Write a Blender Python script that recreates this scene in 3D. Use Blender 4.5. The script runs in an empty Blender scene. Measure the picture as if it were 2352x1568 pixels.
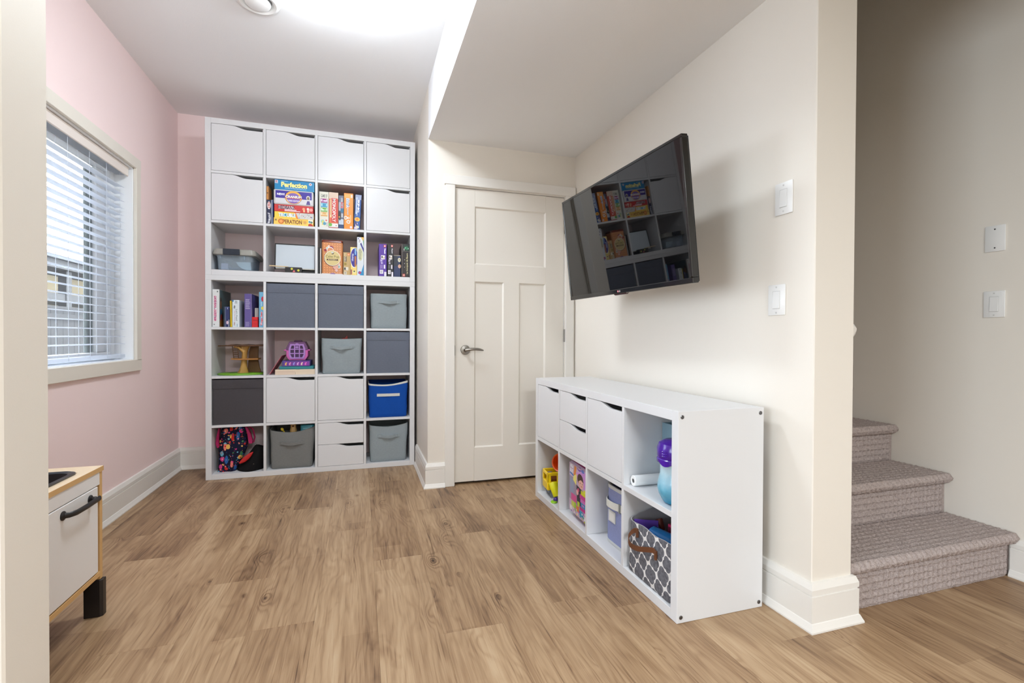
import bpy, bmesh, math, random
from mathutils import Vector, Matrix
import numpy as np
random.seed(7)
S = bpy.context.scene
COL = S.collection
PI = math.pi

# ------------------------------------------------------------------ camera, world, lights, exposure
cam_d = bpy.data.cameras.new('camera')
cam = bpy.data.objects.new('camera', cam_d); COL.objects.link(cam)
cam_d.sensor_width = 36.0; cam_d.sensor_fit = 'HORIZONTAL'
cam_d.lens = 1103.49/2352*36.0
cam_d.clip_start = 0.02; cam_d.clip_end = 200
_f = Vector((0.30162235, 0.95337185, -0.01029907)); _r = Vector((0.95342701, -0.30159384, 0.00425435)); _d = Vector((9.49836e-04, -1.11026e-02, -9.99937913e-01))
cam.matrix_world = Matrix(((_r.x, -_d.x, -_f.x, 1.05083), (_r.y, -_d.y, -_f.y, -3.91975), (_r.z, -_d.z, -_f.z, 1.03801), (0, 0, 0, 1)))
S.camera = cam
S.view_settings.view_transform = 'Standard'; S.view_settings.look = 'None'
S.view_settings.gamma = 1.0; S.view_settings.use_curve_mapping = False
S.view_settings.exposure = 0.14
S.display_settings.display_device = 'sRGB'
try:
    S.cycles.use_denoising = True; S.cycles.max_bounces = 9; S.cycles.diffuse_bounces = 5; S.cycles.transparent_max_bounces = 12
    S.cycles.caustics_reflective = False; S.cycles.caustics_refractive = False; S.cycles.sample_clamp_indirect = 6.0
except Exception: pass
W = bpy.data.worlds.new('sky'); S.world = W; W.use_nodes = True
bg = W.node_tree.nodes['Background']; bg.inputs[0].default_value = (0.82, 0.91, 1.0, 1); bg.inputs[1].default_value = 13.0

LAMP_STRENGTH = 57.0

def area(name, loc, target, sx, sy, power, col):
    l = bpy.data.lights.new(name, 'AREA'); l.shape = 'RECTANGLE'; l.size = sx; l.size_y = sy; l.energy = power; l.color = col
    o = bpy.data.objects.new(name, l); COL.objects.link(o); o.location = loc
    o.rotation_euler = (Vector(target)-Vector(loc)).to_track_quat('-Z', 'Y').to_euler(); return o
# daylight from the large window of the adjoining hall, on its left side behind the near wall
area('daylight_window_light', (-3.9, -4.9, 1.45), (3.0, -4.0, 0.6), 2.4, 1.7, 145, (0.76, 0.88, 1.0))
# unseen fill light added under the hall ceiling, behind the camera
area('hall_fill_light', (1.5, -5.8, 2.33), (1.5, -5.8, 0), 0.9, 0.9, 145, (0.93, 0.97, 1.0))
# added fill light behind the camera, aimed up to brighten the playroom ceiling
fl_ = area('ceiling_fill_light', (0.95, -4.15, 1.60), (0.75, -2.8, 2.75), 0.5, 0.5, 16, (0.88, 0.95, 1.0)); fl_.data.spread = math.radians(85)

# ------------------------------------------------------------------ helpers
def lin(c):
    if isinstance(c, str):
        c = c.lstrip('#'); c = [int(c[i:i+2], 16) for i in (0, 2, 4)]
    if max(c) > 1.0: c = [v/255 for v in c]
    return tuple(v/12.92 if v <= .04045 else ((v+.055)/1.055)**2.4 for v in c[:3])+(1.0,)
class NT:
    def __init__(s, m): s.t = m.node_tree; s.n = s.t.nodes; s.l = s.t.links
    def new(s, typ, **k):
        n = s.n.new(typ)
        for a, v in k.items(): setattr(n, a, v)
        return n
    def put(s, sock, v):
        if hasattr(v, 'is_output') or isinstance(v, bpy.types.NodeSocket): s.l.new(v, sock)
        else: sock.default_value = v
    def m(s, op, a, b=0.0, c=0.0):
        n = s.new('ShaderNodeMath', operation=op); s.put(n.inputs[0], a); s.put(n.inputs[1], b); s.put(n.inputs[2], c); return n.outputs[0]
    def v(s, op, a, b=(0, 0, 0)):
        n = s.new('ShaderNodeVectorMath', operation=op); s.put(n.inputs[0], a); s.put(n.inputs[1], b); return n.outputs[0]
    def mix(s, f, a, b, blend='MIX'):
        n = s.new('ShaderNodeMix', data_type='RGBA', blend_type=blend); s.put(n.inputs[0], f); s.put(n.inputs[6], a); s.put(n.inputs[7], b); return n.outputs[2]
    def noise(s, vec, scale, detail=3.0, rough=.5, dist=0.0):
        n = s.new('ShaderNodeTexNoise'); s.put(n.inputs['Vector'], vec); n.inputs['Scale'].default_value = scale
        n.inputs['Detail'].default_value = detail; n.inputs['Roughness'].default_value = rough; n.inputs['Distortion'].default_value = dist; return n.outputs[0]
    def ramp(s, f, stops, interp='LINEAR'):
        n = s.new('ShaderNodeValToRGB'); e = n.color_ramp.elements; n.color_ramp.interpolation = interp
        while len(e) < len(stops): e.new(.5)
        for k, (p, c) in enumerate(stops): e[k].position = p; e[k].color = c
        s.put(n.inputs[0], f); return n.outputs[0]
    def sep(s, vec):
        n = s.new('ShaderNodeSeparateXYZ'); s.put(n.inputs[0], vec); return n.outputs
    def comb(s, x, y, z):
        n = s.new('ShaderNodeCombineXYZ'); s.put(n.inputs[0], x); s.put(n.inputs[1], y); s.put(n.inputs[2], z); return n.outputs[0]
    def bump(s, h, strength=.3, dist=.001):
        n = s.new('ShaderNodeBump'); n.inputs['Strength'].default_value = strength; n.inputs['Distance'].default_value = dist
        s.put(n.inputs['Height'], h); s.l.new(n.outputs[0], s.b.inputs['Normal'])
MATS = {}
def mat(name, col=None, rough=.5, metal=0.0, spec=.5, bump=None, fn=None, emit=None, coat=0.0):
    if name in MATS: return MATS[name]
    m = bpy.data.materials.new(name); m.use_nodes = True; MATS[name] = m
    t = NT(m); t.b = m.node_tree.nodes['Principled BSDF']
    if col is not None: t.b.inputs['Base Color'].default_value = lin(col)
    t.b.inputs['Roughness'].default_value = rough; t.b.inputs['Metallic'].default_value = metal
    t.b.inputs['Specular IOR Level'].default_value = spec; t.b.inputs['Coat Weight'].default_value = coat
    if emit: t.b.inputs['Emission Color'].default_value = lin(emit[0]); t.b.inputs['Emission Strength'].default_value = emit[1]
    if bump:
        g = t.new('ShaderNodeNewGeometry'); t.bump(t.noise(g.outputs['Position'], bump[0], 4.0, .6), bump[1], bump[2] if len(bump) > 2 else .001)
    if fn: fn(t)
    return m
def clear(name, col, alpha=.35, rough=.05):
    """thin clear plastic or glass: part see-through, part glossy surface"""
    m = mat(name, col, rough)
    t = NT(m); b = t.n['Principled BSDF']; out = t.n['Material Output']
    tr = t.new('ShaderNodeBsdfTransparent'); tr.inputs[0].default_value = lin(col) if alpha > .2 else (1, 1, 1, 1)
    mx = t.new('ShaderNodeMixShader'); mx.inputs[0].default_value = alpha
    t.l.new(tr.outputs[0], mx.inputs[1]); t.l.new(b.outputs[0], mx.inputs[2]); t.l.new(mx.outputs[0], out.inputs[0]); return m
def flat(col, rough=.45):
    h = col if isinstance(col, str) else '#%02x%02x%02x' % tuple(col)
    return mat('print_'+h.lstrip('#'), h, rough)

def link(o, parent=None):
    COL.objects.link(o)
    if parent is not None: o.parent = parent
    return o
def tag(o, label=None, cat=None, group=None, kind=None):
    if label: o['label'] = label
    if cat: o['category'] = cat
    if group: o['group'] = group
    if kind: o['kind'] = kind
    return o
def thing(name, label, cat, loc=(0, 0, 0), rot=(0, 0, 0), group=None):
    o = bpy.data.objects.new(name, None); o.empty_display_size = .05; COL.objects.link(o); o.location = loc; o.rotation_euler = rot
    return tag(o, label, cat, group)
def obj(name, bm, m, parent=None, smooth=False, label=None):
    me = bpy.data.meshes.new(name); bm.normal_update(); bm.to_mesh(me); bm.free()
    for x in (m if isinstance(m, (list, tuple)) else [m]): me.materials.append(x)
    if smooth:
        me.polygons.foreach_set('use_smooth', [True]*len(me.polygons))
        try: me.set_sharp_from_angle(angle=math.radians(smooth if smooth is not True else 40))
        except Exception: pass
    o = bpy.data.objects.new(name, me); link(o, parent)
    if label: o['label'] = label
    return o
def struct(name, bm, m, **k):
    o = obj(name, bm, m, **k); o['kind'] = 'structure'; return o
def BM(): return bmesh.new()
def bx(bm, x0, x1, y0, y1, z0, z1, bev=0.0, seg=1, mtx=None):
    x0, x1 = min(x0, x1), max(x0, x1); y0, y1 = min(y0, y1), max(y0, y1); z0, z1 = min(z0, z1), max(z0, z1)
    v = [bm.verts.new(p) for p in ((x0, y0, z0), (x1, y0, z0), (x1, y1, z0), (x0, y1, z0), (x0, y0, z1), (x1, y0, z1), (x1, y1, z1), (x0, y1, z1))]
    f = [bm.faces.new([v[i] for i in q]) for q in ((3, 2, 1, 0), (4, 5, 6, 7), (0, 1, 5, 4), (1, 2, 6, 5), (2, 3, 7, 6), (3, 0, 4, 7))]
    if mtx is not None: bmesh.ops.transform(bm, matrix=mtx, verts=v)
    if bev > 0:
        es = list({e for q in f for e in q.edges}); bmesh.ops.bevel(bm, geom=es, offset=bev, segments=seg, affect='EDGES', profile=.5)
    return bm
def box(name, x0, x1, y0, y1, z0, z1, m, parent=None, bev=0.0, seg=1, label=None, smooth=False, mtx=None):
    return obj(name, bx(BM(), x0, x1, y0, y1, z0, z1, bev, seg, mtx), m, parent, label=label, smooth=smooth)
def prism(bm, pts, axis, a, b, bev=0.0):
    """polygon extruded along axis from a to b; pts are the other two coordinates in xyz order"""
    def P(p, t): return {'x': (t, p[0], p[1]), 'y': (p[0], t, p[1]), 'z': (p[0], p[1], t)}[axis]
    A = [bm.verts.new(P(p, a)) for p in pts]; B = [bm.verts.new(P(p, b)) for p in pts]; n = len(pts)
    fs = [bm.faces.new(A), bm.faces.new(B[::-1])]
    for i in range(n): fs.append(bm.faces.new((A[i], B[i], B[(i+1) % n], A[(i+1) % n])))
    bmesh.ops.recalc_face_normals(bm, faces=fs)
    if bev > 0:
        es = list({e for f in fs[:2] for e in f.edges}); bmesh.ops.bevel(bm, geom=es, offset=bev, segments=1, affect='EDGES')
    return bm
def loft(bm, rings, cap0=True, cap1=True):
    R = [[bm.verts.new(p) for p in r] for r in rings]; n = len(R[0]); fs = []
    for a, b in zip(R, R[1:]):
        for i in range(n): fs.append(bm.faces.new((a[i], a[(i+1) % n], b[(i+1) % n], b[i])))
    if cap0: fs.append(bm.faces.new(R[0][::-1]))
    if cap1: fs.append(bm.faces.new(R[-1]))
    bmesh.ops.recalc_face_normals(bm, faces=fs); return bm
def lathe(bm, prof, seg=32, mtx=None, cap0=True, cap1=True):
    rings = []
    for r, z in prof:
        ring = [Vector((max(r, 1e-4)*math.cos(2*PI*i/seg), max(r, 1e-4)*math.sin(2*PI*i/seg), z)) for i in range(seg)]
        rings.append([mtx @ p for p in ring] if mtx is not None else ring)
    return loft(bm, rings, cap0, cap1)
def tube(bm, pts, r, seg=10, cap=True, flatten=1.0):
    pts = [Vector(p) for p in pts]; rings = []; up = None
    for i, p in enumerate(pts):
        t = (pts[min(i+1, len(pts)-1)]-pts[max(i-1, 0)]).normalized()
        if up is None:
            up = Vector((0, 0, 1)) if abs(t.z) < .9 else Vector((1, 0, 0))
        a = (up-t*up.dot(t)).normalized(); b = t.cross(a); up = a
        rr = r[i] if isinstance(r, (list, tuple)) else r
        rings.append([p+a*rr*math.cos(2*PI*k/seg)+b*rr*flatten*math.sin(2*PI*k/seg) for k in range(seg)])
    return loft(bm, rings, cap, cap)
def axis_mtx(loc, d):
    return Matrix.Translation(Vector(loc)) @ Vector(d).to_track_quat('Z', 'Y').to_matrix().to_4x4()
def rrect(cx, cy, hx, hy, r, z, n=5):
    r = min(r, hx-.0005, hy-.0005); out = []
    for k, (sx, sy) in enumerate(((1, 1), (-1, 1), (-1, -1), (1, -1))):
        for i in range(n+1):
            a = k*PI/2+i*PI/2/n
            out.append(Vector((cx+sx*(hx-r)+r*math.cos(a), cy+sy*(hy-r)+r*math.sin(a), z)))
    return out
# ---- printed artwork and lettering
_TX = {}
def text_tris(s, bold):
    k = (s, bold)
    if k in _TX: return _TX[k]
    c = bpy.data.curves.new('lettering', 'FONT'); c.body = s; c.size = 1; c.resolution_u = 3; c.offset = bold
    c.align_x = 'CENTER'; c.align_y = 'CENTER'
    o = bpy.data.objects.new('lettering', c); COL.objects.link(o)
    dg = bpy.context.evaluated_depsgraph_get(); dg.update()
    me = bpy.data.meshes.new_from_object(o.evaluated_get(dg))
    me.calc_loop_triangles()
    V = [(v.co.x, v.co.y) for v in me.vertices]; T = [tuple(t.vertices) for t in me.loop_triangles]
    bpy.data.meshes.remove(me); bpy.data.objects.remove(o); bpy.data.curves.remove(c)
    xs = [p[0] for p in V] or [0, 1]; ys = [p[1] for p in V] or [0, 1]
    x0, x1, y0, y1 = min(xs), max(xs), min(ys), max(ys)
    V = [((p[0]-x0)/max(x1-x0, 1e-6), (p[1]-y0)/max(y1-y0, 1e-6)) for p in V]
    _TX[k] = (V, T); return _TX[k]
class Print:
    """flat print on a face: origin o, u to the right, v up, n outwards; coordinates in metres"""
    def __init__(s, o, u, v, step=.00002):
        s.o = Vector(o); s.u = Vector(u).normalized(); s.v = Vector(v).normalized(); s.n = s.u.cross(s.v).normalized()
        s.V = []; s.F = []; s.M = []; s.mats = []; s.k = 1; s.step = step
    def _m(s, c):
        m = c if not isinstance(c, (str, tuple, list)) else flat(c)
        if m not in s.mats: s.mats.append(m)
        return s.mats.index(m)
    def P(s, a, b): return s.o+s.u*a+s.v*b+s.n*(s.step*s.k)
    def poly(s, pts, c):
        i = len(s.V); s.V += [s.P(*p) for p in pts]; s.F.append(tuple(range(i, i+len(pts)))); s.M.append(s._m(c)); s.k += 1; return s
    def rect(s, u0, v0, u1, v1, c): return s.poly([(u0, v0), (u1, v0), (u1, v1), (u0, v1)], c)
    def ell(s, cu, cv, ru, rv, c, n=20, a0=0, a1=2*PI):
        full = abs(a1-a0-2*PI) < 1e-6; q = n if full else n+1
        return s.poly([(cu+ru*math.cos(a0+(a1-a0)*i/n), cv+rv*math.sin(a0+(a1-a0)*i/n)) for i in range(q)], c)
    def text(s, body, u0, v0, u1, v1, c, rot=0, bold=.0, edge=None, ew=.08):
        if edge:
            s._text(body, u0, v0, u1, v1, edge, rot, bold+ew)
        return s._text(body, u0, v0, u1, v1, c, rot, bold)
    def _text(s, body, u0, v0, u1, v1, c, rot, bold):
        V, T = text_tris(body, bold); i = len(s.V); m = s._m(c)
        for a, b in V:
            if rot == 90: a, b = 1-b, a
            elif rot == -90: a, b = b, 1-a
            s.V.append(s.P(u0+(u1-u0)*a, v0+(v1-v0)*b))
        for t in T: s.F.append((i+t[0], i+t[1], i+t[2])); s.M.append(m)
        s.k += 1; return s
    def done(s, name, parent=None):
        me = bpy.data.meshes.new(name); me.from_pydata([tuple(p) for p in s.V], [], s.F)
        for m in s.mats: me.materials.append(m)
        me.polygons.foreach_set('material_index', s.M); me.update()
        return link(bpy.data.objects.new(name, me), parent)

# ------------------------------------------------------------------ materials
def wall_fn(t):
    g = t.new('ShaderNodeNewGeometry'); t.bump(t.noise(g.outputs['Position'], 260, 3), .12, .001)
WHITE_WALL = mat('wall_paint_warm_white', (232, 226, 216), .6, spec=.3, fn=wall_fn)
PINK = mat('wall_paint_pink', (246, 224, 222), .6, spec=.3, fn=wall_fn)
CEIL = mat('ceiling_paint', (238, 238, 238), .8, spec=.2, bump=(160, .25, .002))
TRIM = mat('trim_paint', (234, 231, 225), .35)
CASING = mat('casing_paint', (230, 224, 212), .4)
DOORP = mat('door_paint', (229, 224, 215), .38)
MEL = mat('white_melamine', (221, 222, 224), .32)
PLYEDGE = mat('plywood_edge', (206, 164, 108), .5, bump=(300, .1))
PLYTOP = mat('birch_worktop', (236, 214, 180), .45, bump=(200, .06))
BLACK = mat('black_plastic', (26, 24, 24), .4)
DARKGAP = mat('dark_gap', (30, 27, 24), .8)
STEEL = mat('brushed_nickel', (150, 146, 140), .28, metal=1.0)
SCREW = mat('screw_metal', (120, 120, 122), .35, metal=1.0)
PLASTICW = mat('white_plastic', (236, 236, 234), .3)
VINYL = mat('white_vinyl', (246, 248, 250), .35)
def fabric_fn(sx):
    def fn(t):
        g = t.new('ShaderNodeTexCoord'); p = g.outputs['Object']
        n1 = t.noise(t.v('MULTIPLY', p, (60, 60, 420)), 1, 3); n2 = t.noise(t.v('MULTIPLY', p, (420, 420, 60)), 1, 3); n3 = t.noise(p, 6, 3)
        h = t.m('ADD', t.m('MULTIPLY', n1, .6), t.m('MULTIPLY', n2, .3)); t.bump(t.m('ADD', h, t.m('MULTIPLY', n3, 1.5)), .45, .0015)
        c = t.b.inputs['Base Color'].default_value[:]
        k = t.m('MULTIPLY_ADD', h, .5, .78)
        t.l.new(t.mix(1.0, c, t.comb(k, k, k), 'MULTIPLY'), t.b.inputs['Base Color'])
    return fn
def fabric(name, col): return mat(name, col, .85, spec=.2, fn=fabric_fn(1))
FB_SLATE = fabric('slate_fabric', (103, 109, 122)); FB_CHAR = fabric('charcoal_fabric', (74, 71, 74)); FB_GREY = fabric('light_grey_fabric', (146, 156, 160))
FB_MID = fabric('mid_grey_fabric', (122, 123, 121)); FB_BLUE = fabric('blue_fabric', (18, 74, 160)); FB_LAV = fabric('blue_grey_fabric', (138, 146, 186)); FB_WHITE = fabric('white_trim_fabric', (214, 214, 206))
FB_LINE = mat('bin_lining', (60, 60, 64), .9)

def floor_fn(t):
    oi = t.new('ShaderNodeObjectInfo'); tc = t.new('ShaderNodeTexCoord'); r = oi.outputs['Random']
    p = t.v('ADD', tc.outputs['Object'], t.comb(t.m('MULTIPLY', r, 37.0), t.m('MULTIPLY', r, 91.0), t.m('MULTIPLY', r, 13.0)))
    broad = t.noise(t.v('MULTIPLY', p, (7.0, 1.3, 1)), 1, 3, .55, .4)
    warp = t.noise(t.v('MULTIPLY', p, (9.0, 1.6, 1)), 1, 2, .5, .3)
    x = t.sep(p)[0]
    vo = t.new('ShaderNodeTexVoronoi'); t.put(vo.inputs['Vector'], t.v('MULTIPLY', t.v('ADD', p, t.comb(t.m('MULTIPLY', warp, .03), t.m('MULTIPLY', broad, .06), 0.0)), (6.6, 2.9, 1))); vo.inputs['Scale'].default_value = 1
    kd = vo.outputs['Distance']; wn = t.new('ShaderNodeTexWhiteNoise'); t.put(wn.inputs['Vector'], vo.outputs['Position'])
    gate = t.m('GREATER_THAN', wn.outputs['Value'], .62)
    near = t.m('MULTIPLY', gate, t.m('POWER', t.m('MAXIMUM', t.m('SUBTRACT', 1.0, t.m('MULTIPLY', kd, 2.4)), 0.0), 2.0))
    core = t.m('MULTIPLY', gate, t.m('MAXIMUM', t.m('SUBTRACT', 1.0, t.m('MULTIPLY', kd, 10.0)), 0.0))
    xo, yo, _z = t.sep(tc.outputs['Object'])[0:3]
    strip = t.m('GREATER_THAN', t.m('ADD', xo, t.m('MULTIPLY_ADD', r, .06, -.03)), 0.0)
    seg = t.m('FLOOR', t.m('ADD', t.m('MULTIPLY', yo, t.m('MULTIPLY_ADD', strip, .5, 1.1)), t.m('MULTIPLY', r, 17.0)))
    ws = t.new('ShaderNodeTexWhiteNoise'); t.put(ws.inputs['Vector'], t.comb(strip, seg, r)); tone = t.m('SUBTRACT', ws.outputs['Value'], .5)
    v2 = t.new('ShaderNodeTexVoronoi'); t.put(v2.inputs['Vector'], t.v('MULTIPLY', t.v('ADD', p, t.comb(t.m('MULTIPLY', warp, .05), t.m('MULTIPLY', broad, .08), 0.0)), (11.0, 5.2, 1))); v2.inputs['Scale'].default_value = 1
    w2_ = t.new('ShaderNodeTexWhiteNoise'); t.put(w2_.inputs['Vector'], v2.outputs['Position'])
    d2 = t.m('ADD', v2.outputs['Distance'], t.m('MULTIPLY_ADD', warp, .16, -.08))
    sk = t.m('MULTIPLY', t.m('GREATER_THAN', w2_.outputs['Value'], .70), t.m('POWER', t.m('MAXIMUM', t.m('SUBTRACT', 1.0, t.m('MULTIPLY', d2, 4.2)), 0.0), 2.0))
    ph = t.m('ADD', t.m('ADD', t.m('MULTIPLY', x, 230.0), t.m('MULTIPLY', warp, 58.0)), t.m('ADD', t.m('MULTIPLY', near, 30.0), t.m('MULTIPLY', sk, 14.0)))
    ring = t.m('POWER', t.m('MULTIPLY_ADD', t.m('SINE', ph), .5, .5), 2.0)
    ringamt = t.m('ADD', t.m('MULTIPLY_ADD', near, .20, .075), t.m('MULTIPLY', sk, .12))
    fine = t.noise(t.v('MULTIPLY', p, (330.0, 7.0, 1)), 1, 3, .65)
    pore = t.noise(t.v('MULTIPLY', p, (190.0, 4.5, 1)), 1, 2, .5)
    streak = t.noise(t.v('MULTIPLY', p, (42.0, 1.8, 1)), 1, 4, .62, .25)
    crack = t.noise(t.v('MULTIPLY', p, (60.0, 2.2, 1)), 1, 1, .5, .8)
    blot = t.m('MAXIMUM', t.m('SUBTRACT', t.noise(t.v('MULTIPLY', p, (11.0, 3.4, 1)), 1, 3, .6, .5), .60), 0.0)
    val = t.m('ADD', t.m('MULTIPLY', broad, .55), t.m('ADD', t.m('MULTIPLY', fine, .24), t.m('MULTIPLY', streak, .46)))
    val = t.m('SUBTRACT', val, t.m('MULTIPLY', ring, ringamt))
    val = t.m('SUBTRACT', val, t.m('ADD', t.m('MULTIPLY', near, .07), t.m('MULTIPLY', core, .34)))
    val = t.m('SUBTRACT', val, t.m('MULTIPLY', t.m('MAXIMUM', t.m('SUBTRACT', pore, .58), 0.0), 1.1))
    val = t.m('SUBTRACT', val, t.m('MULTIPLY', t.m('MAXIMUM', t.m('SUBTRACT', crack, .70), 0.0), 2.2))
    val = t.m('SUBTRACT', val, t.m('MULTIPLY', blot, 1.0))
    val = t.m('SUBTRACT', val, t.m('MULTIPLY', sk, .42))
    val = t.m('ADD', val, t.m('ADD', t.m('MULTIPLY', t.m('SUBTRACT', r, .5), .17), t.m('MULTIPLY', tone, .11)))
    c = t.ramp(t.m('SUBTRACT', val, .10), [(.06, lin((66, 48, 34))), (.26, lin((116, 88, 63))), (.44, lin((151, 121, 90))), (.60, lin((174, 145, 112))), (.82, lin((194, 169, 137)))])
    t.l.new(c, t.b.inputs['Base Color'])
    t.put(t.b.inputs['Roughness'], t.m('MULTIPLY_ADD', fine, .15, .36)); t.bump(fine, .08, .0008)
FLOOR = mat('oak_vinyl_plank', None, .4, spec=.4, fn=floor_fn)
def carpet_fn(t):
    tc = t.new('ShaderNodeNewGeometry'); p = tc.outputs['Position']
    n = t.noise(p, 420, 3, .75); n2 = t.noise(p, 90, 2)
    t.l.new(t.ramp(t.m('ADD', t.m('MULTIPLY', n, .8), t.m('MULTIPLY', n2, .2)), [(.3, lin((132, 117, 113))), (.5, lin((198, 183, 178))), (.7, lin((228, 217, 212)))]), t.b.inputs['Base Color'])
    t.bump(n, .9, .004)
CARPET = mat('mauve_loop_carpet', None, .95, spec=.1, fn=carpet_fn)

# ------------------------------------------------------------------ setting
XL, YB, XB, YD, XR, XS, YE = -.285, .388, 1.492, -.624, 2.585, 3.78, -2.62
ZC, ZS = 2.741, 2.375
# floor: dark slab with planks on it
fl = struct('floor', bx(BM(), -4.2, 6.0, -7.6, 2.2, -.12, -.006), DARKGAP)
PW, PL = .2187, 1.235
jo = {-1: -1.30, 0: -2.047, 1: -1.65, 2: -2.046, 3: -1.218, 4: -1.624, 5: -2.26, 6: -1.44, 7: -2.19}
pm = {}
for i in range(-4, 27 - 4):
    xa = .456-PW+i*PW; xb = xa+PW
    if xb < XL-.02 or xa > 5.2: continue
    off = jo.get(i, random.uniform(-2.4, -1.2))
    y = off+PL*math.floor((-6.2-off)/PL)
    ymax = YB if xa < XB+.05 else (YD+.2 if xa < XR else YE+.15)
    ymin = -4.75
    while y < ymax:
        a, b = max(y, ymin-PL), min(y+PL, ymax+.02); y += PL
        if b < ymin or b-a < .02: continue
        L = round(b-a, 3)
        if L not in pm:
            o = box('plank', -PW/2+.0001, PW/2-.0001, -L/2+.0001, L/2-.0001, -.006, 0, FLOOR, fl, bev=.0005); pm[L] = o.data
        else: o = link(bpy.data.objects.new('plank', pm[L]), fl)
        o.location = ((xa+xb)/2, (a+b)/2, 0)
# walls
bm = BM(); wy0, wy1, wz0, wz1 = -1.72, -.372, .88, 2.072
for q in ((YE-.03, wy0, 0, ZC), (wy1, YB+.12, 0, ZC), (wy0, wy1, 0, wz0), (wy0, wy1, wz1, ZC)): bx(bm, XL-.165, XL, q[0], q[1], q[2], q[3])
struct('wall_left', bm, PINK)
struct('wall_back', bx(BM(), XL, XB, YB, YB+.12, 0, ZC), PINK)
bm = BM()
bx(bm, XB, 1.676, YD, YB+.12, 0, ZC); bx(bm, 1.676, 2.502, YD, YD+.12, 2.074, ZC); bx(bm, 2.502, XR, YD, YD+.12, 0, ZC); bx(bm, 1.676, XR, YD+.3, YD+.34, 0, ZC)
struct('wall_door', bm, WHITE_WALL)
struct('wall_right', bx(BM(), XR, 2.775, YE, 1.8, 0, 4.6, .003), WHITE_WALL)
struct('wall_stair', bx(BM(), XS, XS+.12, -4.6, 1.9, 0, 4.6), WHITE_WALL)
struct('wall_stair_head', bx(BM(), 2.775, XS, YE-.1, YE, ZC+.1, 4.6), WHITE_WALL)
struct('wall_stair_end', bx(BM(), 2.775, XS, 1.7, 1.8, 0, 4.6), WHITE_WALL)
struct('wall_hall_back', bx(BM(), -4.2, 6.0, -7.7, -7.6, 0, ZC), WHITE_WALL)
struct('wall_hall_left', bx(BM(), -4.3, -4.2, -7.6, -2.65, 0, ZC), WHITE_WALL)
struct('wall_hall_right', bx(BM(), 6.0, 6.1, -7.6, -4.6, 0, ZC), WHITE_WALL)
struct('wall_hall_side', bx(BM(), XS+.12, 6.0, -4.6, -4.5, 0, ZC), WHITE_WALL)
struct('wall_near', bx(BM(), -4.2, .4205, -2.79, -2.65, 0, ZC, .004), WHITE_WALL)
bm = BM(); bx(bm, -4.2, XB, -7.6, YB+.12, ZC, ZC+.1); bx(bm, XB, 2.6, YD-.02, YB+.12, ZC, ZC+.1)
struct('ceiling', bm, CEIL)
bm = BM(); bx(bm, XB, XR, YE, YD, ZS, ZC+.1); bx(bm, XB, 2.6, -7.6, YE, ZS, ZC+.1); bx(bm, 2.6, 6.0, -7.6, YE, ZC, ZC+.1)
struct('ceiling', bm, CEIL)
struct('ceiling', bx(BM(), 2.775, XS, YE, 1.8, 4.5, 4.6), CEIL)
# baseboards: moulded profile swept along the wall foot with mitred corners
BBP = [(0, 0), (.030, 0), (.030, .006), (.026, .014), (.020, .028), (.0175, .030), (.0175, .1215), (.0135, .1225), (.0135, .1275), (.0175, .1285), (.0175, .146), (.010, .166), (0, .168)]
def baseboard(name, pts, side):
    pts = [Vector(p) for p in pts]; bm = BM(); rings = []
    for i, p in enumerate(pts):
        ds = []
        if i > 0: ds.append((pts[i]-pts[i-1]).normalized())
        if i < len(pts)-1: ds.append((pts[i+1]-pts[i]).normalized())
        ns = [Vector((-d.y, d.x))*side for d in ds]
        n = ns[0] if len(ns) == 1 else (ns[0]+ns[1])/(1+ns[0].dot(ns[1]))
        rings.append([(p.x+n.x*o, p.y+n.y*o, z+.0005) for o, z in BBP])
    R = [[bm.verts.new(q) for q in r] for r in rings]; m = len(BBP)
    for a, b in zip(R, R[1:]):
        for k in range(m): bm.faces.new((a[k], a[(k+1) % m], b[(k+1) % m], b[k]))
    bm.faces.new(R[0]); bm.faces.new(R[-1][::-1]); bmesh.ops.recalc_face_normals(bm, faces=bm.faces[:])
    return struct(name, bm, TRIM)
baseboard('baseboard_left', [(XL, -2.645), (XL, YB), (-.002, YB)], -1)
baseboard('baseboard_bump', [(XB, -.004), (XB, YD), (1.6085, YD)], -1)
baseboard('baseboard_right', [(XR, YD-.022), (XR, YE), (2.775, YE), (2.775, -2.583)], -1)
baseboard('baseboard_stair', [(XS, -2.583), (XS, -4.5)], -1)
# window in the pink wall
wn = bpy.data.objects.new('window_1', None); link(wn); wn.location = (XL, -1.05, .88); wn['kind'] = 'structure'
def wpart(name, x0, x1, y0, y1, z0, z1, m, bev=.002, parent=wn):
    bm = BM(); bx(bm, x0-XL, x1-XL, y0+1.05, y1+1.05, z0-.88, z1-.88, bev); return obj(name, bm, m, parent)
for nm, q in (('side_casing', (wy1-.004, wy1+.058, wz0, wz1)), ('side_casing', (wy0-.058, wy0+.004, wz0, wz1)), ('head_casing', (wy0-.062, wy1+.062, wz1-.004, wz1+.062)), ('apron_casing', (wy0-.062, wy1+.062, wz0-.064, wz0+.006))):
    wpart(nm, XL+.0002, XL+.018, *q, CASING)
J0 = XL-.163
for nm, q in (('side_jamb', (wy1-.010, wy1-.0003, wz0, wz1)), ('side_jamb', (wy0+.0003, wy0+.010, wz0, wz1)), ('head_jamb', (wy0+.0003, wy1-.0003, wz1-.010, wz1-.0003)), ('sill', (wy0+.0003, wy1-.0003, wz0+.0003, wz0+.010))):
    wpart(nm, J0, XL-.0002, *q, VINYL, .0015)
fx0, fx1 = XL-.15, XL-.095
ya, yb, za, zb = wy0+.010, wy1-.010, wz0+.010, wz1-.010
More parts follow.
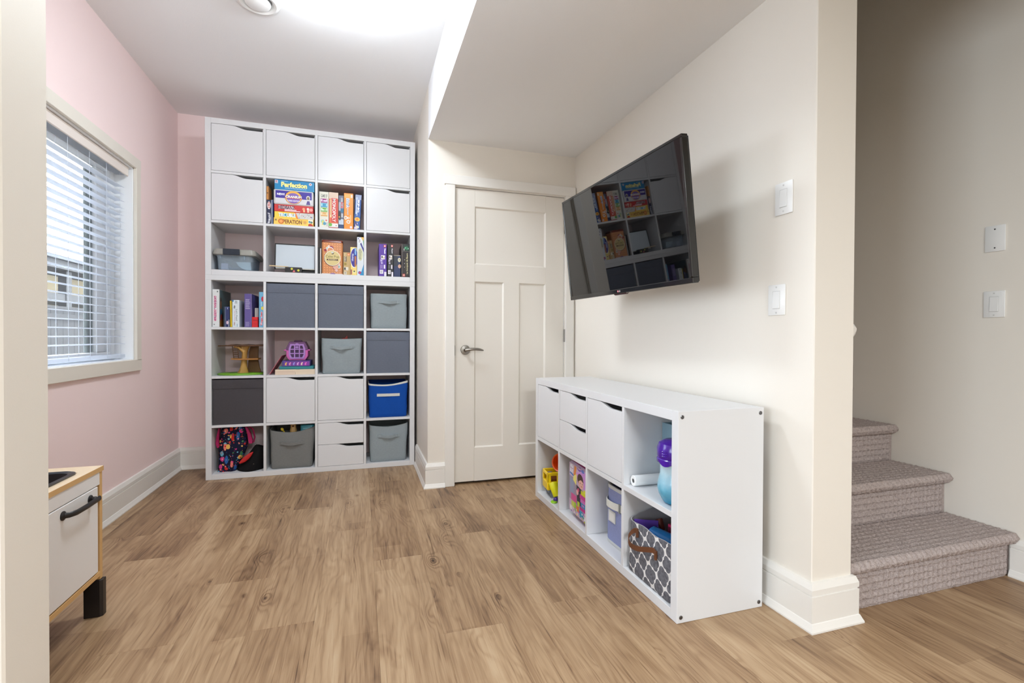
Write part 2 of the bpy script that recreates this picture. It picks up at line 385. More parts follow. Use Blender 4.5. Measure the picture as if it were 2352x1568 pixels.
for nm, q in (('frame_stile', (yb-.055, yb, za, zb)), ('frame_stile', (ya, ya+.055, za, zb)), ('frame_rail', (ya+.055, yb-.055, zb-.05, zb)), ('frame_rail', (ya+.055, yb-.055, za, za+.045))):
    wpart(nm, fx0, fx1, *q, VINYL, .004)
GREYGREEN = mat('grey_green_screen_frame', (96, 108, 110), .5)
for nm, q in (('sash_stile', (yb-.155, yb-.0552, za+.0452, zb-.0502)), ('sash_stile', (ya+.0552, ya+.10, za+.0452, zb-.0502))):
    wpart(nm, fx0+.008, fx0+.03, *q, VINYL if q[0] < -1.2 else VINYL, .004)
wpart('screen_stile', fx0-.012, fx0+.006, yb-.205, yb-.140, za+.046, zb-.051, GREYGREEN, .004)
pane = wpart('pane', fx0+.0165, fx0+.0205, ya+.09, yb-.15, za+.04, zb-.045, clear('window_glass', (250, 252, 252), .09, .02), 0)
# venetian blind
SLAT = mat('blind_slat_white', (244, 246, 249), .4)
_t = NT(SLAT); _tl = _t.new('ShaderNodeBsdfTranslucent'); _tl.inputs[0].default_value = lin((240, 244, 250)); _mx = _t.new('ShaderNodeMixShader'); _mx.inputs[0].default_value = .75
_t.l.new(_t.n['Principled BSDF'].outputs[0], _mx.inputs[1]); _t.l.new(_tl.outputs[0], _mx.inputs[2]); _t.l.new(_mx.outputs[0], _t.n['Material Output'].inputs[0])
bl = thing('window_blind', 'white horizontal slat blind with valance inside the pink wall window', 'blind', (XL-.06, -1.05, .91))
def bpart(name, x0, x1, y0, y1, z0, z1, m=SLAT, bev=.0008):
    return obj(name, bx(BM(), x0-(XL-.06), x1-(XL-.06), y0+1.05, y1+1.05, z0-.91, z1-.91, bev), m, bl)
by0, by1 = wy0+.022, -.398
val = bpart('valance', XL-.026, XL-.016, by0, by1+.002, 2.006, 2.060, mat('valance_cream', (238, 228, 220), .4), .003)
bpart('valance_lip', XL-.028, XL-.014, by0, by1+.002, 2.050, 2.0605, MATS['valance_cream'], .002)
bpart('headrail', XL-.082, XL-.030, by0, by1, 2.012, 2.060, SLAT, .002)
sm = None
for k in range(23):
    z = .9845+.0433*k
    if sm is None:
        bm = BM(); pr = [(-.024, -.0012), (-.012, .0016), (0, .0025), (.012, .0016), (.024, -.0012), (.024, .0008), (.012, .0036), (0, .0046), (-.012, .0036), (-.024, .0008)]
        prism(bm, pr, 'y', by0+1.05, by1+1.05); o = obj('slat', bm, SLAT, bl); sm = o.data
    else: o = link(bpy.data.objects.new('slat', sm), bl)
    o.location = (0, 0, z-.91); o.rotation_euler = (0, math.radians(3), 0)
bpart('bottom_rail', XL-.084, XL-.036, by0, by1, .900, .922, SLAT, .003)
for yc in (-1.6, -1.25, -1.0, -.80, -.62, -.46):
    for dx in (.035, .085):
        obj('cord', tube(BM(), [(XL-dx-(XL-.06), yc+1.05, .905-.91), (XL-dx-(XL-.06), yc+1.05, 2.02-.91)], .0011, 5), SLAT, bl)
# door
dn = bpy.data.objects.new('door_1', None); link(dn); dn.location = (2.09, YD, 0); dn['kind'] = 'structure'
def dpart(name, x0, x1, y0, y1, z0, z1, m=DOORP, bev=.002, label=None):
    return obj(name, bx(BM(), x0-2.09, x1-2.09, y0-YD, y1-YD, z0, z1, bev), m, dn, label=label)
dx0, dx1, dz0, dz1, dyf = 1.680, 2.499, .018, 2.069, YD+.008
P3 = (1.820, 2.352)
dpart('stile', dx0, P3[0], dyf, dyf+.036, dz0, dz1); dpart('stile', P3[1], dx1, dyf, dyf+.036, dz0, dz1)
dpart('top_rail', P3[0], P3[1], dyf, dyf+.036, 1.949, dz1, bev=0); dpart('middle_rail', P3[0], P3[1], dyf, dyf+.036, 1.4245, 1.545, bev=0)
dpart('bottom_rail', P3[0], P3[1], dyf, dyf+.036, dz0, .253, bev=0); dpart('mullion', 2.032, 2.148, dyf, dyf+.036, .253, 1.4245, bev=0)
def dpanel(x0, x1, z0, z1):
    bm = BM(); c = .009; y0 = dyf+.0015-YD; y1 = dyf+.011-YD; x0 -= 2.09; x1 -= 2.09
    a = [bm.verts.new(p) for p in ((x0, y0, z0), (x1, y0, z0), (x1, y0, z1), (x0, y0, z1))]; b = [bm.verts.new(p) for p in ((x0+c, y1, z0+c), (x1-c, y1, z0+c), (x1-c, y1, z1-c), (x0+c, y1, z1-c))]
    for i in range(4): bm.faces.new((a[i], a[(i+1) % 4], b[(i+1) % 4], b[i]))
    bm.faces.new(b); bmesh.ops.recalc_face_normals(bm, faces=bm.faces[:]); return obj('panel', bm, DOORP, dn)
dpanel(P3[0], P3[1], 1.545, 1.949); dpanel(P3[0], 2.032, .253, 1.4245); dpanel(2.148, P3[1], .253, 1.4245)
cf = YD-.018
dpart('side_casing', 1.609, 1.6735, cf, YD-.0003, .0005, 2.080, TRIM); dpart('side_casing', 2.5055, 2.572, cf, YD-.0003, .0005, 2.080, TRIM)
dpart('head_casing', 1.601, 2.580, cf-.004, YD-.0003, 2.080, 2.146, TRIM)
dpart('jamb', 1.6765, 1.679, YD, YD+.1, .0005, 2.073, TRIM, 0); dpart('jamb', 2.5005, 2.502, YD, YD+.1, .0005, 2.073, TRIM, 0); dpart('jamb', 1.679, 2.5005, YD, YD+.1, 2.0715, 2.0735, TRIM, 0)
for z in (.25, 1.047, 1.85):
    dpart('hinge', 2.4985, 2.5065, YD-.006, YD+.006, z-.047, z+.047, STEEL, .002)
dpart('strike_plate', 1.6772, 1.6796, YD-.003, YD+.03, .905, .975, STEEL, 0)
bm = BM(); hc = Vector((1.753-2.09, dyf-YD, .943))
lathe(bm, [(.012, 0), (.033, 0), (.034, .004), (.031, .009), (.014, .011), (.011, .016), (.011, .045), (.006, .047)], 28, axis_mtx(hc, (0, -1, 0)))
pts = [hc+Vector((t*.125-.004, -.045-.006*math.sin(t*PI), .010*math.sin(t*PI*.9)-.006*t)) for t in [i/10 for i in range(11)]]
tube(bm, pts, [.010, .0105, .0100, .0095, .009, .0088, .0086, .0084, .008, .007, .004], 10, True, .62)
obj('lever_handle', bm, STEEL, dn, smooth=True, label='brushed nickel lever handle')
struct('trim_1', bx(BM(), 1.68, 2.50, YD+.05, YD+.09, .0002, .004), DARKGAP)

# carpeted stairs
st = thing('carpeted_stairs', 'grey mauve carpeted stairs with woven loop pattern behind the wall end', 'stairs', (2.776, -2.577, 0))
def carpet_strip(name, prof, x0, x1, inset=0.0):
    # prof: list of (y,z) resampled along its length, carpet weave as real relief
    P = np.array(prof); d = np.r_[0, np.cumsum(np.hypot(*(P[1:]-P[:-1]).T))]; n = max(8, int(d[-1]/.0030)); s = np.linspace(0, d[-1], n)
    Y = np.interp(s, d, P[:, 0]); Z = np.interp(s, d, P[:, 1]); ty = np.gradient(Y, s); tz = np.gradient(Z, s); L = np.hypot(ty, tz); ny, nz = tz/L*-1, ty/L
    if nz.sum() < 0 or (abs(nz.sum()) < 1e-3 and ny.sum() > 0): ny, nz = -ny, -nz
    nx = int((x1-x0)/.0034); X = np.linspace(x0, x1, nx); xx, ss = np.meshgrid(X, s)
    B = .028
    i = np.floor(xx/B); j = np.floor(ss/B); fx = xx/B-i; fs = ss/B-j; chk = ((i+j) % 2)
    sh = np.abs(np.cos(PI*fs))**1.5*(.80+.20*np.abs(np.sin(fx*PI*3+chk))); sv = np.abs(np.cos(PI*fx))**1.5*(.80+.20*np.abs(np.sin(fs*PI*3+chk)))
    amp = .013 if name == 'riser' else .0085
    h = amp*np.maximum(sh*(1-.18*chk), sv*(.82+.18*chk))
    if name == 'riser': h = h*np.clip((d[-1]-ss)/.012, 0, 1)+.6*amp*(1-np.clip((d[-1]-ss)/.012, 0, 1))
    rng = np.random.default_rng(int(abs(prof[0][0])*1000)+3); h = h+rng.normal(0, .0009, h.shape)-.6*amp
    e = np.clip((x1-xx)/.018, 0, 1); h = h-.010*(1-np.sqrt(1-(1-e)**2))
    VY = Y[:, None]+ny[:, None]*h; VZ = Z[:, None]+nz[:, None]*h
    V = np.stack([xx, VY, VZ], -1).reshape(-1, 3)-np.array([2.776, -2.577, 0]); a = np.arange(n*nx).reshape(n, nx)
    F = np.stack([a[:-1, :-1], a[:-1, 1:], a[1:, 1:], a[1:, :-1]], -1).reshape(-1, 4)
    me = bpy.data.meshes.new(name); me.vertices.add(len(V)); me.vertices.foreach_set('co', V.ravel()); me.loops.add(F.size); me.loops.foreach_set('vertex_index', F.ravel()); me.polygons.add(len(F))
    me.polygons.foreach_set('loop_start', np.arange(0, F.size, 4)); me.polygons.foreach_set('use_smooth', np.ones(len(F), bool)); me.update(calc_edges=True); me.materials.append(CARPET)
    return link(bpy.data.objects.new(name, me), st)
SR, RUN = .1925, .2475
for k in range(6):
    yr = -2.577+RUN*k; z = SR*(k+1); nr = .0215
    arc = [(yr-.012-nr*math.sin(a), z-nr+nr*math.cos(a)) for a in [PI*i/12 for i in range(13)]]
    prof = [(yr+.01, z-2*nr)]+arc[::-1]+[(yr+RUN+.002, z)]
    carpet_strip('tread', prof, 2.777, 3.7795)
    carpet_strip('riser', [(yr, z-2*nr+.002), (yr, z-SR+.001)], 2.777, 3.757)
    box('step_core', .001, 1.002, yr+.006+2.577, yr+RUN+.004+2.577, max(z-SR, 0.001)+(.0 if k == 0 else -.02), z-.008, CARPET, st)
hr = thing('handrail', 'white wooden stair handrail on the partition wall, rounded end showing', 'handrail', (2.826, -2.57, 1.052))
d = Vector((0, RUN, SR)).normalized(); pts = [Vector((0, 0, 0))+d*t for t in (0, .008, .02, .04, 1.2)]
obj('rail', tube(BM(), [Vector((0, -.004, 0))]+pts, [.006, .022, .030, .0335, .035, .035], 16), TRIM, hr, True)
obj('bracket', tube(BM(), [d*.5+Vector((0, 0, -.03)), d*.5+Vector((-.02, 0, -.07)), d*.5+Vector((-.0505, 0, -.07))], .007, 8), STEEL, hr, True)

# ceiling fixtures
lp = thing('ceiling_lamp', 'lit frosted dome lamp on the ceiling above the tall shelves', 'ceiling lamp', (.965, -1.48, ZC))
GLOW = mat('lamp_glass_glow', (255, 250, 240), .3, emit=((236, 246, 255), LAMP_STRENGTH))
obj('glass_dome', lathe(BM(), [(.208*math.cos(a), -.050-.082*math.sin(a)) for a in [PI/2*i/14 for i in range(15)]], 48, None, True, False), GLOW, lp, True)
obj('base_ring', lathe(BM(), [(.19, -.0005), (.2, -.002), (.206, -.044), (.2045, -.0495)], 48), PLASTICW, lp, True)
for a in (.75, 2.85, 4.95): obj('clip', bx(BM(), .2035, .2145, -.009, .009, -.045, -.015, .003, mtx=Matrix.Rotation(a, 4, 'Z')), STEEL, lp)
vt = thing('ceiling_vent', 'round white ceiling vent left of the dome lamp', 'vent', (.556, -1.195, ZC)); vt.scale = (1.08, 1.08, 1)
obj('rim', lathe(BM(), [(.060, -.006), (.068, -.020), (.080, -.024), (.094, -.017), (.099, -.0005)], 40, None, False, False), PLASTICW, vt, True)
obj('cone', lathe(BM(), [(.001, -.034), (.040, -.034), (.052, -.030), (.056, -.022), (.050, -.012), (.030, -.0005)], 40), PLASTICW, vt, True)
obj('throat', lathe(BM(), [(.001, -.003), (.075, -.003), (.075, -.0005)], 32), mat('vent_grey', (150, 150, 150), .6), vt)

# wall switches
def plate(name, label, c, face, w, h, rocker=True, kind='switch'):
    # face: 'R' on wall_right, 'S' on wall_stair ; both face -x
    x = XR if face == 'R' else XS
    t = thing(name, label, kind, (x, c[0], c[1]))
    bm = BM(); bx(bm, -.006, -.0004, -w/2, w/2, -h/2, h/2, .0028, 2); obj('cover_plate', bm, PLASTICW, t, 30)
    if rocker:
        bm = BM(); bx(bm, -.0068, -.005, -.0172, .0172, -.0342, .0342, .0005); obj('rocker_frame', bm, mat('rocker_gap', (196, 196, 194), .5), t)
        bm = BM(); prism(bm, [(-.0072, .0325), (-.0098, -.0325), (-.005, -.0325), (-.005, .0325)], 'y', -.0155, .0155, .0006); obj('rocker', bm, PLASTICW, t)
    for s in (-1, 1): obj('screw', lathe(BM(), [(.0034, 0), (.0034, .0008), (.002, .0012)], 12, axis_mtx((-.006, 0, s*(.049 if rocker else .042)), (-1, 0, 0))), SCREW if not rocker else mat('screw_white', (205, 205, 203), .4), t)
plate('light_switch', 'upper white rocker light switch on the wall beside the television', (-2.489, 1.566), 'R', .079, .122)
plate('light_switch', 'lower white rocker light switch on the wall beside the television', (-2.461, 1.183), 'R', .079, .118)
plate('blank_wall_plate', 'white blank cover plate on the stair wall above a switch', (-2.509, 1.488), 'S', .074, .117, False, 'wall plate')
plate('light_switch', 'white rocker light switch on the stair wall under the blank plate', (-2.509, 1.193), 'S', .078, .119)
# ------------------------------------------------------------------ cube storage units
FR, CELL, DIV = .038, .335, .018
def wave(w, h, drop=.021):
    p = [(0, 0), (w, 0), (w, h-drop)]
    p += [(w*(.70-.32*i/12), h-drop*(.5+.5*math.cos(PI*i/12))) for i in range(13)]
    return p+[(0, h)]
class Unit:
    def __init__(s, name, label, loc, rz, nc, nr, H, ch, dv, depth, tops):
        s.t = thing(name, label, 'shelving unit', loc, (0, 0, rz)); s.ch, s.dv, s.depth, s.nr = ch, dv, depth, nr
        w = 2*FR+nc*CELL+(nc-1)*DIV; s.w = w; B = .0012
        zt = H-FR if tops == 'over' else H
        for x in (0, w-FR): box('side_panel', x, x+FR, 0, depth, 0, zt, MEL, s.t, B)
        if tops == 'over': box('top_panel', 0, w, 0, depth, H-FR+.0004, H, MEL, s.t, B)
        else: box('top_panel', FR+.0003, w-FR-.0003, 0, depth, H-FR, H, MEL, s.t, B)
        box('bottom_panel', FR+.0003, w-FR-.0003, 0, depth, 0, FR, MEL, s.t, B)
        for c in range(1, nc):
            x = FR+c*CELL+(c-1)*DIV; box('divider', x, x+DIV, .0005, depth, FR+.0003, H-FR-.0003, MEL, s.t, B*.6)
        for c in range(nc):
            x = FR+c*(CELL+DIV)
            for r in range(1, nr):
                z = FR+r*ch+(r-1)*dv; box('shelf', x+.0003, x+CELL-.0003, .0005, depth, z, z+dv, MEL, s.t, B*.6)
    def cell(s, c, r): return FR+c*(CELL+DIV), FR+r*(s.ch+s.dv)
    def shell(s, bm, x, z, w, h):
        for q in ((x, x+.004, z, z+h), (x+w-.004, x+w, z, z+h), (x+.004, x+w-.004, z, z+.004)): bx(bm, q[0], q[1], .0185, s.depth-.02, q[2], q[3])
        bx(bm, x+.004, x+w-.004, s.depth-.024, s.depth-.02, z+.004, z+h)
    def door(s, c, r):
        x, z = s.cell(c, r); g = .0022; w, h = CELL-2*g, s.ch-2*g
        bm = BM(); s.shell(bm, x+g, z+g, w, h); ins = obj('door_insert', bm, MEL, s.t)
        bm = BM(); prism(bm, [(x+g+a, z+g+b) for a, b in wave(w, h)], 'y', .0015, .018, .0008); obj('door', bm, MEL, ins)
    def drawers(s, c, r):
        x, z = s.cell(c, r); g = .0022; w = CELL-2*g; h = (s.ch-3*g)/2
        for k in (0, 1):
            z0 = z+g+k*(h+g); bm = BM(); s.shell(bm, x+g, z0, w, h-.03); dr = obj('drawer', bm, MEL, s.t)
            bm = BM(); prism(bm, [(x+g+a, z0+b) for a, b in wave(w, h)], 'y', .0015, .018, .0008); obj('drawer_front', bm, MEL, dr)
DEP = .378
U1 = Unit('cube_storage_unit', 'white sixteen-cube storage unit standing on the floor, lower of the two stacked', (0, 0, .0005), 0, 4, 4, 1.47, CELL, DIV, DEP, 'over')
U2 = Unit('cube_storage_unit', 'white twelve-cube storage unit stacked on top of the lower one', (0, 0, 1.4707), 0, 4, 3, 1.117, CELL, DIV, DEP, 'in')
U3 = Unit('low_cube_storage_unit', 'low white eight-cube storage unit under the television along the right wall', (2.144, -.984, .0005), -PI/2, 4, 2, .77, .336, .022, .388, 'in')
for c in range(4): U2.door(c, 2)
U2.door(0, 1); U2.door(3, 1); U1.door(1, 1); U1.door(2, 1); U1.drawers(2, 0)
U3.door(0, 1); U3.drawers(1, 1); U3.door(2, 1)
for a, z in ((.017, .749), (.371, .749), (.017, .021), (.371, .021)):
    bm = BM(); M = axis_mtx((1.47, a, z), (1, 0, 0)); lathe(bm, [(.0075, 0), (.0075, .0012), (.006, .002), (.0035, .002), (.0030, .0006)], 16, M); obj('cover_screw', bm, SCREW, U3.t)

# ------------------------------------------------------------------ things on the shelves
class Q:
    """print on the front of a box, in fractions of its width and height"""
    def __init__(s, w, h, y=0.0, x0=None, z0=0.0): s.w, s.h = w, h; s.p = Print((-w/2 if x0 is None else x0, y, z0), (1, 0, 0), (0, 0, 1))
    def R(s, a, b, c, d, col): s.p.rect(a*s.w, b*s.h, c*s.w, d*s.h, col); return s
    def E(s, a, b, ra, rb, col, **k): s.p.ell(a*s.w, b*s.h, ra*s.w, rb*s.h, col, **k); return s
    def C(s, a, b, r, col, **k): s.p.ell(a*s.w, b*s.h, r, r, col, **k); return s
    def G(s, pts, col): s.p.poly([(a*s.w, b*s.h) for a, b in pts], col); return s
    def T(s, body, a, b, c, d, col, rot=0, bold=.02, edge=None, ew=.06): s.p.text(body, a*s.w, b*s.h, c*s.w, d*s.h, col, rot, bold, edge, ew); return s
    def L(s, a, b, c, d, col, n=4, rot=0):
        """rows of unreadable small print"""
        for i in range(n):
            k = (i+.25)/n; e = random.uniform(.75, 1)
            if rot: s.R(a+(c-a)*k, d-(d-b)*e, a+(c-a)*(k+.45/n), d, col)
            else: s.R(a, b+(d-b)*k, a+(c-a)*e, b+(d-b)*(k+.45/n), col)
        return s
    def done(s, o, name='front_print'): return s.p.done(name, o)
def card(col, rough=.42): return mat('card_%02x%02x%02x' % tuple(col) if not isinstance(col, str) else 'card_'+col, col, rough)
def gbox(name, label, cat, x0, x1, z0, z1, y0, d, col, group=None, bev=.0012, rot=(0, 0, 0), mats=None):
    w, h = x1-x0, z1-z0
    o = box(name, -w/2, w/2, 0, d, 0, h, mats or card(col), None, bev); o.location = ((x0+x1)/2, y0, z0); o.rotation_euler = rot
    tag(o, label, cat, group); return o, Q(w, h)
G1 = 'board games stacked flat'; G2 = 'upright board games in the third column'; G3 = 'books and games in the lower left cube'; G4 = 'building set boxes'
e = .0006
# -- flat stack, second cube of the second row
o, q = gbox('game_box', 'yellow game box with brown lettering, bottom of the flat stack', 'board game', .441, .714, 1.861+e, 1.914, .012, .30, (238, 196, 84), G1)
q.R(.0, .0, 1, .5, (244, 206, 96)).T('OPERATION', .14, .22, .705, .80, (122, 62, 28), bold=.03); q.C(.18, .50, .020, (206, 112, 44)).C(.18, .5, .012, (240, 160, 84)).L(.74, .3, .83, .7, (190, 96, 70), 3).R(.865, .45, .99, .97, (240, 236, 214)).C(.90, .66, .008, (70, 140, 160)).C(.95, .6, .008, (80, 120, 110)).G([(.865, 0), (.99, 0), (.98, .28), (.92, .45), (.87, .3)], (178, 44, 30)).T('MB', .035, .55, .075, .80, (90, 60, 60)); q.done(o)
o, q = gbox('game_box', 'yellow game box with white and blue lettering, second from the bottom of the flat stack', 'board game', .446, .716, 1.9146, 1.960, .014, .29, (240, 178, 52), G1)
q.G([(0, .0), (.62, .0), (.52, 1), (0, 1)], (248, 206, 72)).G([(.56, 0), (.62, 0), (.72, 1), (.5, 1)], (236, 120, 40)).G([(.6, .0), (1, .0), (1, 1), (.54, .95)], (206, 206, 202))
for i in range(14): q.C(.62+.36*((i*37) % 23)/23, .15+.7*((i*53) % 19)/19, .0032, random.choice([(196, 60, 50), (70, 80, 170), (90, 90, 90), (240, 240, 240)]))
q.T('TROUBLE', .10, .18, .53, .80, (244, 250, 252), bold=.04, edge=(30, 130, 170), ew=.07).C(.273, .5, .011, (120, 196, 214)).C(.273, .5, .005, (30, 110, 160)); q.done(o)
o, q = gbox('game_box', 'thin red game box in the middle of the flat stack', 'board game', .445, .713, 1.9606, 2.0118, .010, .28, (200, 48, 46), G1)
q.T('HEDBANZ', .10, .36, .52, .86, (56, 50, 66), bold=.03, edge=(240, 214, 220), ew=.09).R(.26, .20, .56, .36, (236, 190, 200)).R(.26, .08, .66, .17, (240, 224, 226)).C(.75, .55, .010, (226, 160, 120)).R(.74, .1, .78, .4, (238, 200, 150)).C(.86, .6, .009, (240, 226, 220)).R(.84, .1, .89, .45, (236, 196, 170)).C(.94, .5, .012, (226, 150, 140)); q.done(o)
o, q = gbox('game_tin', 'white-rimmed game tin with a purple and orange emblem in the flat stack', 'board game', .4425, .7145, 2.0124, 2.1216, .003, .30, (222, 222, 222), G1, .006)
q.R(.03, .05, .97, .95, (196, 196, 198)).R(.045, .08, .955, .92, (216, 216, 220)).R(.045, .42, .955, .92, (58, 40, 150)).T('NEW!', .08, .60, .27, .75, (244, 244, 248), bold=.05)
q.E(.49, .50, .215, .46, (112, 84, 90)).E(.49, .50, .205, .44, (240, 180, 70)).E(.49, .45, .17, .36, (128, 96, 176)).G([(.26, .43), (.74, .43), (.68, .52), (.32, .52)], (190, 70, 60)).T('CRANIUM', .29, .46, .70, .63, (248, 244, 240), bold=.05, edge=(110, 70, 60), ew=.05).T('TURBO EDITION', .33, .22, .66, .33, (236, 232, 244), bold=.03).E(.865, .55, .05, .15, (222, 216, 206)).E(.865, .52, .03, .11, (120, 104, 80)).G([(.81, .08), (.92, .08), (.90, .34), (.84, .34)], (86, 74, 140)); q.done(o)
o, q = gbox('game_box', 'blue game box with wavy yellow lettering on top of the flat stack', 'board game', .447, .720, 2.1222, 2.1945, .008, .29, (22, 132, 186), G1)
q.R(.012, .60, .085, .93, (226, 222, 232)).T('MB', .025, .74, .07, .88, (190, 60, 70), bold=.03).R(.02, .64, .075, .70, (120, 110, 150)).T('Perfection', .165, .28, .815, .80, (250, 240, 150), bold=.05, edge=(14, 80, 130), ew=.05).L(.165, .84, .34, .90, (210, 232, 240), 1).T('Pop! Match the shapes before time runs out', .26, .13, .80, .22, (226, 240, 246)).C(.90, .76, .010, (226, 232, 240)).C(.90, .76, .005, (180, 90, 90)).R(.975, 0, .995, 1, (80, 170, 210)); q.done(o)
o, q = gbox('game_box', 'narrow navy game box standing left of the flat stack', 'board game', .3925, .4225, 1.861+e, 2.041, .02, .28, (36, 40, 74), None)
q.E(.52, .77, .40, .16, (236, 226, 222)).T('FIST', .25, .64, .78, .90, (190, 50, 50), rot=-90, bold=.03).G([(.2, .03), (.75, .06), (.9, .25), (.78, .45), (.2, .47), (.45, .3)], (222, 222, 226)).T('BOX-O', .30, .08, .72, .43, (40, 44, 90), rot=-90, bold=.03); q.done(o)
o, q = gbox('book', 'thin navy book with a white spine edge beside the flat stack', 'book', .4232, .4372, 1.861+e, 2.046, .03, .26, (34, 56, 110), None)
q.R(0, 0, .32, 1, (214, 220, 232)); q.done(o)
o, q = gbox('wooden_box', 'small orange-brown wooden box standing on a navy game box', 'box', .3925, .4075, 2.0416, 2.141, .02, .12, (206, 140, 70), None)
q.R(.75, 0, 1, 1, (120, 80, 44)).C(.4, .5, .004, (60, 40, 30)); q.done(o)
# -- upright games, third cube of the second row
o, q = gbox('game_box', 'upright cream game box with coloured picture tiles, leftmost in its cube', 'board game', .754, .8215, 1.861+e, 2.1365, .02, .27, (222, 220, 206), G2)
q.T('GAME OF', .2, .84, .85, .93, (90, 90, 84), bold=.02)
for k, (c1, c2, ch) in enumerate((((150, 40, 120), (226, 210, 232), 'L'), ((60, 150, 190), (170, 220, 236), 'I'), ((110, 170, 70), (214, 236, 214), 'F'), ((214, 160, 80), (244, 220, 180), 'E'))):
    z1 = .81-.125*k; q.R(.15, z1-.115, .87, z1, c1).R(.19, z1-.085, .83, z1-.015, c2).T(ch, .34, z1-.105, .72, z1-.01, c1, rot=-90, bold=.03)
q.C(.36, .18, .013, (140, 200, 190)).R(.30, .08, .46, .20, (226, 206, 90)).C(.56, .12, .012, (80, 150, 180)).C(.74, .21, .006, (214, 90, 90)).R(.80, .05, .86, .16, (140, 140, 150)); q.done(o)
o, q = gbox('game_box', 'upright orange-red game box with large white vertical lettering', 'board game', .8235, .8895, 1.861+e, 2.1365, .018, .27, (214, 100, 60), G2)
q.R(0, .82, 1, 1, (222, 196, 176)).R(0, 0, 1, .035, (170, 60, 54)).R(0, .035, 1, .14, (228, 226, 222)).C(.15, .10, .013, (96, 170, 60)).R(.27, .17, .93, .84, (200, 56, 46)).T('MONOPOLY', .37, .18, .74, .82, (248, 244, 240), rot=-90, bold=.02).R(.12, .3, .28, .80, (240, 216, 160)).L(.15, .33, .25, .78, (150, 110, 80), 1, 1).C(.78, .08, .004, (90, 90, 90)); q.done(o)
o, q = gbox('game_box', 'upright narrow game box with a blue night scene between orange boxes', 'board game', .892, .929, 1.861+e, 2.122, .03, .26, (96, 104, 128), G2)
q.R(0, 0, 1, .14, (30, 62, 112)).R(0, .14, 1, .30, (190, 206, 222)).E(.25, .40, .30, .14, (40, 44, 52)).R(0, .55, 1, .80, (170, 176, 190)).R(.4, .50, 1, .62, (40, 110, 150)).T('ICE', .42, .62, .88, .80, (196, 60, 60), rot=-90, bold=.04).T('COOL', .45, .80, .85, .93, (240, 240, 240), rot=-90).T('III', .5, .36, .9, .46, (230, 236, 240), rot=-90).C(.15, .36, .005, (230, 190, 80)); q.done(o)
o, q = gbox('game_box', 'upright bright orange game box with white ring shapes', 'board game', .932, .9995, 1.861+e, 2.1395, .014, .27, (240, 140, 28), G2)
q.R(.04, .87, .96, .97, (246, 172, 84)).R(.74, .88, .92, .96, (232, 220, 210)).T('Blink', .24, .58, .60, .86, (214, 226, 246), rot=-90, bold=.03, edge=(70, 90, 130), ew=.07).T('pursuit', .30, .40, .50, .58, (240, 240, 246), rot=-90, bold=.02, edge=(90, 90, 110), ew=.05)
for a, b, r in ((.18, .315, .0135), (.48, .315, .0080), (.48, .205, .0140)): q.C(a, b, r, (250, 246, 240)).C(a, b, r*.6, (196, 120, 60)).C(a, b, r*.3, (246, 200, 140))
q.R(.66, .22, .76, .40, (246, 190, 130)).C(.76, .06, .009, (222, 214, 224)); q.done(o)
o, q = gbox('game_box', 'upright blue card game box leaning right at the end of its row', 'board game', 1.0035, 1.0475, 1.8635, 2.1365, .022, .25, (28, 84, 160), G2, rot=(0, .050, 0))
q.R(0, .86, 1, 1, (150, 162, 196)).R(.16, .45, .34, .93, (200, 214, 236)).T('SKIP-BO', .42, .50, .74, .86, (250, 250, 252), rot=-90, bold=.05).R(.35, .40, .45, .52, (220, 228, 240)).E(.5, .30, .46, .060, (244, 190, 60)).E(.5, .30, .2, .03, (236, 120, 40)).R(.06, .02, .6, .20, (226, 206, 216)).G([(.1, .22), (.3, .24), (.9, .04), (.7, .02)], (46, 50, 110)).C(.6, .08, .011, (216, 216, 196)).R(.06, .08, .24, .2, (60, 60, 120)); q.done(o)
# -- third row: clear tote
zt = 1.5087
TOTE = clear('clear_tote_plastic', (226, 237, 245), .22, .08); LID = mat('tote_lid_grey', (150, 148, 140), .4)
to = thing('storage_tote', 'clear plastic tote with a grey lid and black latch in the upper left cube', 'storage box', (.180, .17, zt+.0004))
def ring4(hx, hy, r, z, n=4): return rrect(0, 0, hx, hy, r, z, n)
bm = BM(); loft(bm, [ring4(.105, .135, .03, .0), ring4(.111, .142, .03, .006), ring4(.119, .150, .03, .118), ring4(.124, .154, .03, .120)], True, False)
loft(bm, [ring4(.1215, .1515, .028, .120), ring4(.1175, .148, .028, .116), ring4(.109, .140, .028, .008)], False, True); obj('tub', bm, TOTE, to, True)
bm = BM(); loft(bm, [ring4(.126, .156, .03, .108), ring4(.140, .165, .035, .112), ring4(.142, .166, .036, .126), ring4(.134, .160, .034, .150), ring4(.128, .154, .03, .153), ring4(.120, .146, .03, .149)]); obj('lid', bm, LID, to, True)
obj('latch', bx(BM(), -.068, .040, -.176, -.1665, .108, .152, .003, 2), mat('latch_black', (24, 34, 48), .35), to)
for x in (-.088, .064): obj('rib', bx(BM(), x, x+.005, -.1555, -.149, .082, .108, .001), TOTE, to)
def inner(name, label, cat, bm, m, loc): o = obj(name, bm, m); o.location = loc; tag(o, label, cat); return o
inner('paper_pad', 'pink paper pad inside the clear tote', 'paper', bx(BM(), -.022, .022, -.06, .06, 0, .045, .001), card((214, 190, 200)), (.108, .12, zt+.0095))
bm = BM(); prism(bm, [(-.05, .055), (.045, .058), (.05, .0), (.02, 0), (-.01, .01), (-.035, .03)], 'y', 0, .003); inner('paper_cutout', 'white paper cut-out standing inside the clear tote', 'paper', bm, card((226, 224, 216)), (.235, .045, zt+.0095))
bm = BM(); bx(bm, -.045, .035, 0, .14, 0, .022, .004); inner('blue_craft_case', 'flat dark blue case lying inside the clear tote', 'case', bm, card((70, 86, 108)), (.172, .08, zt+.0095))
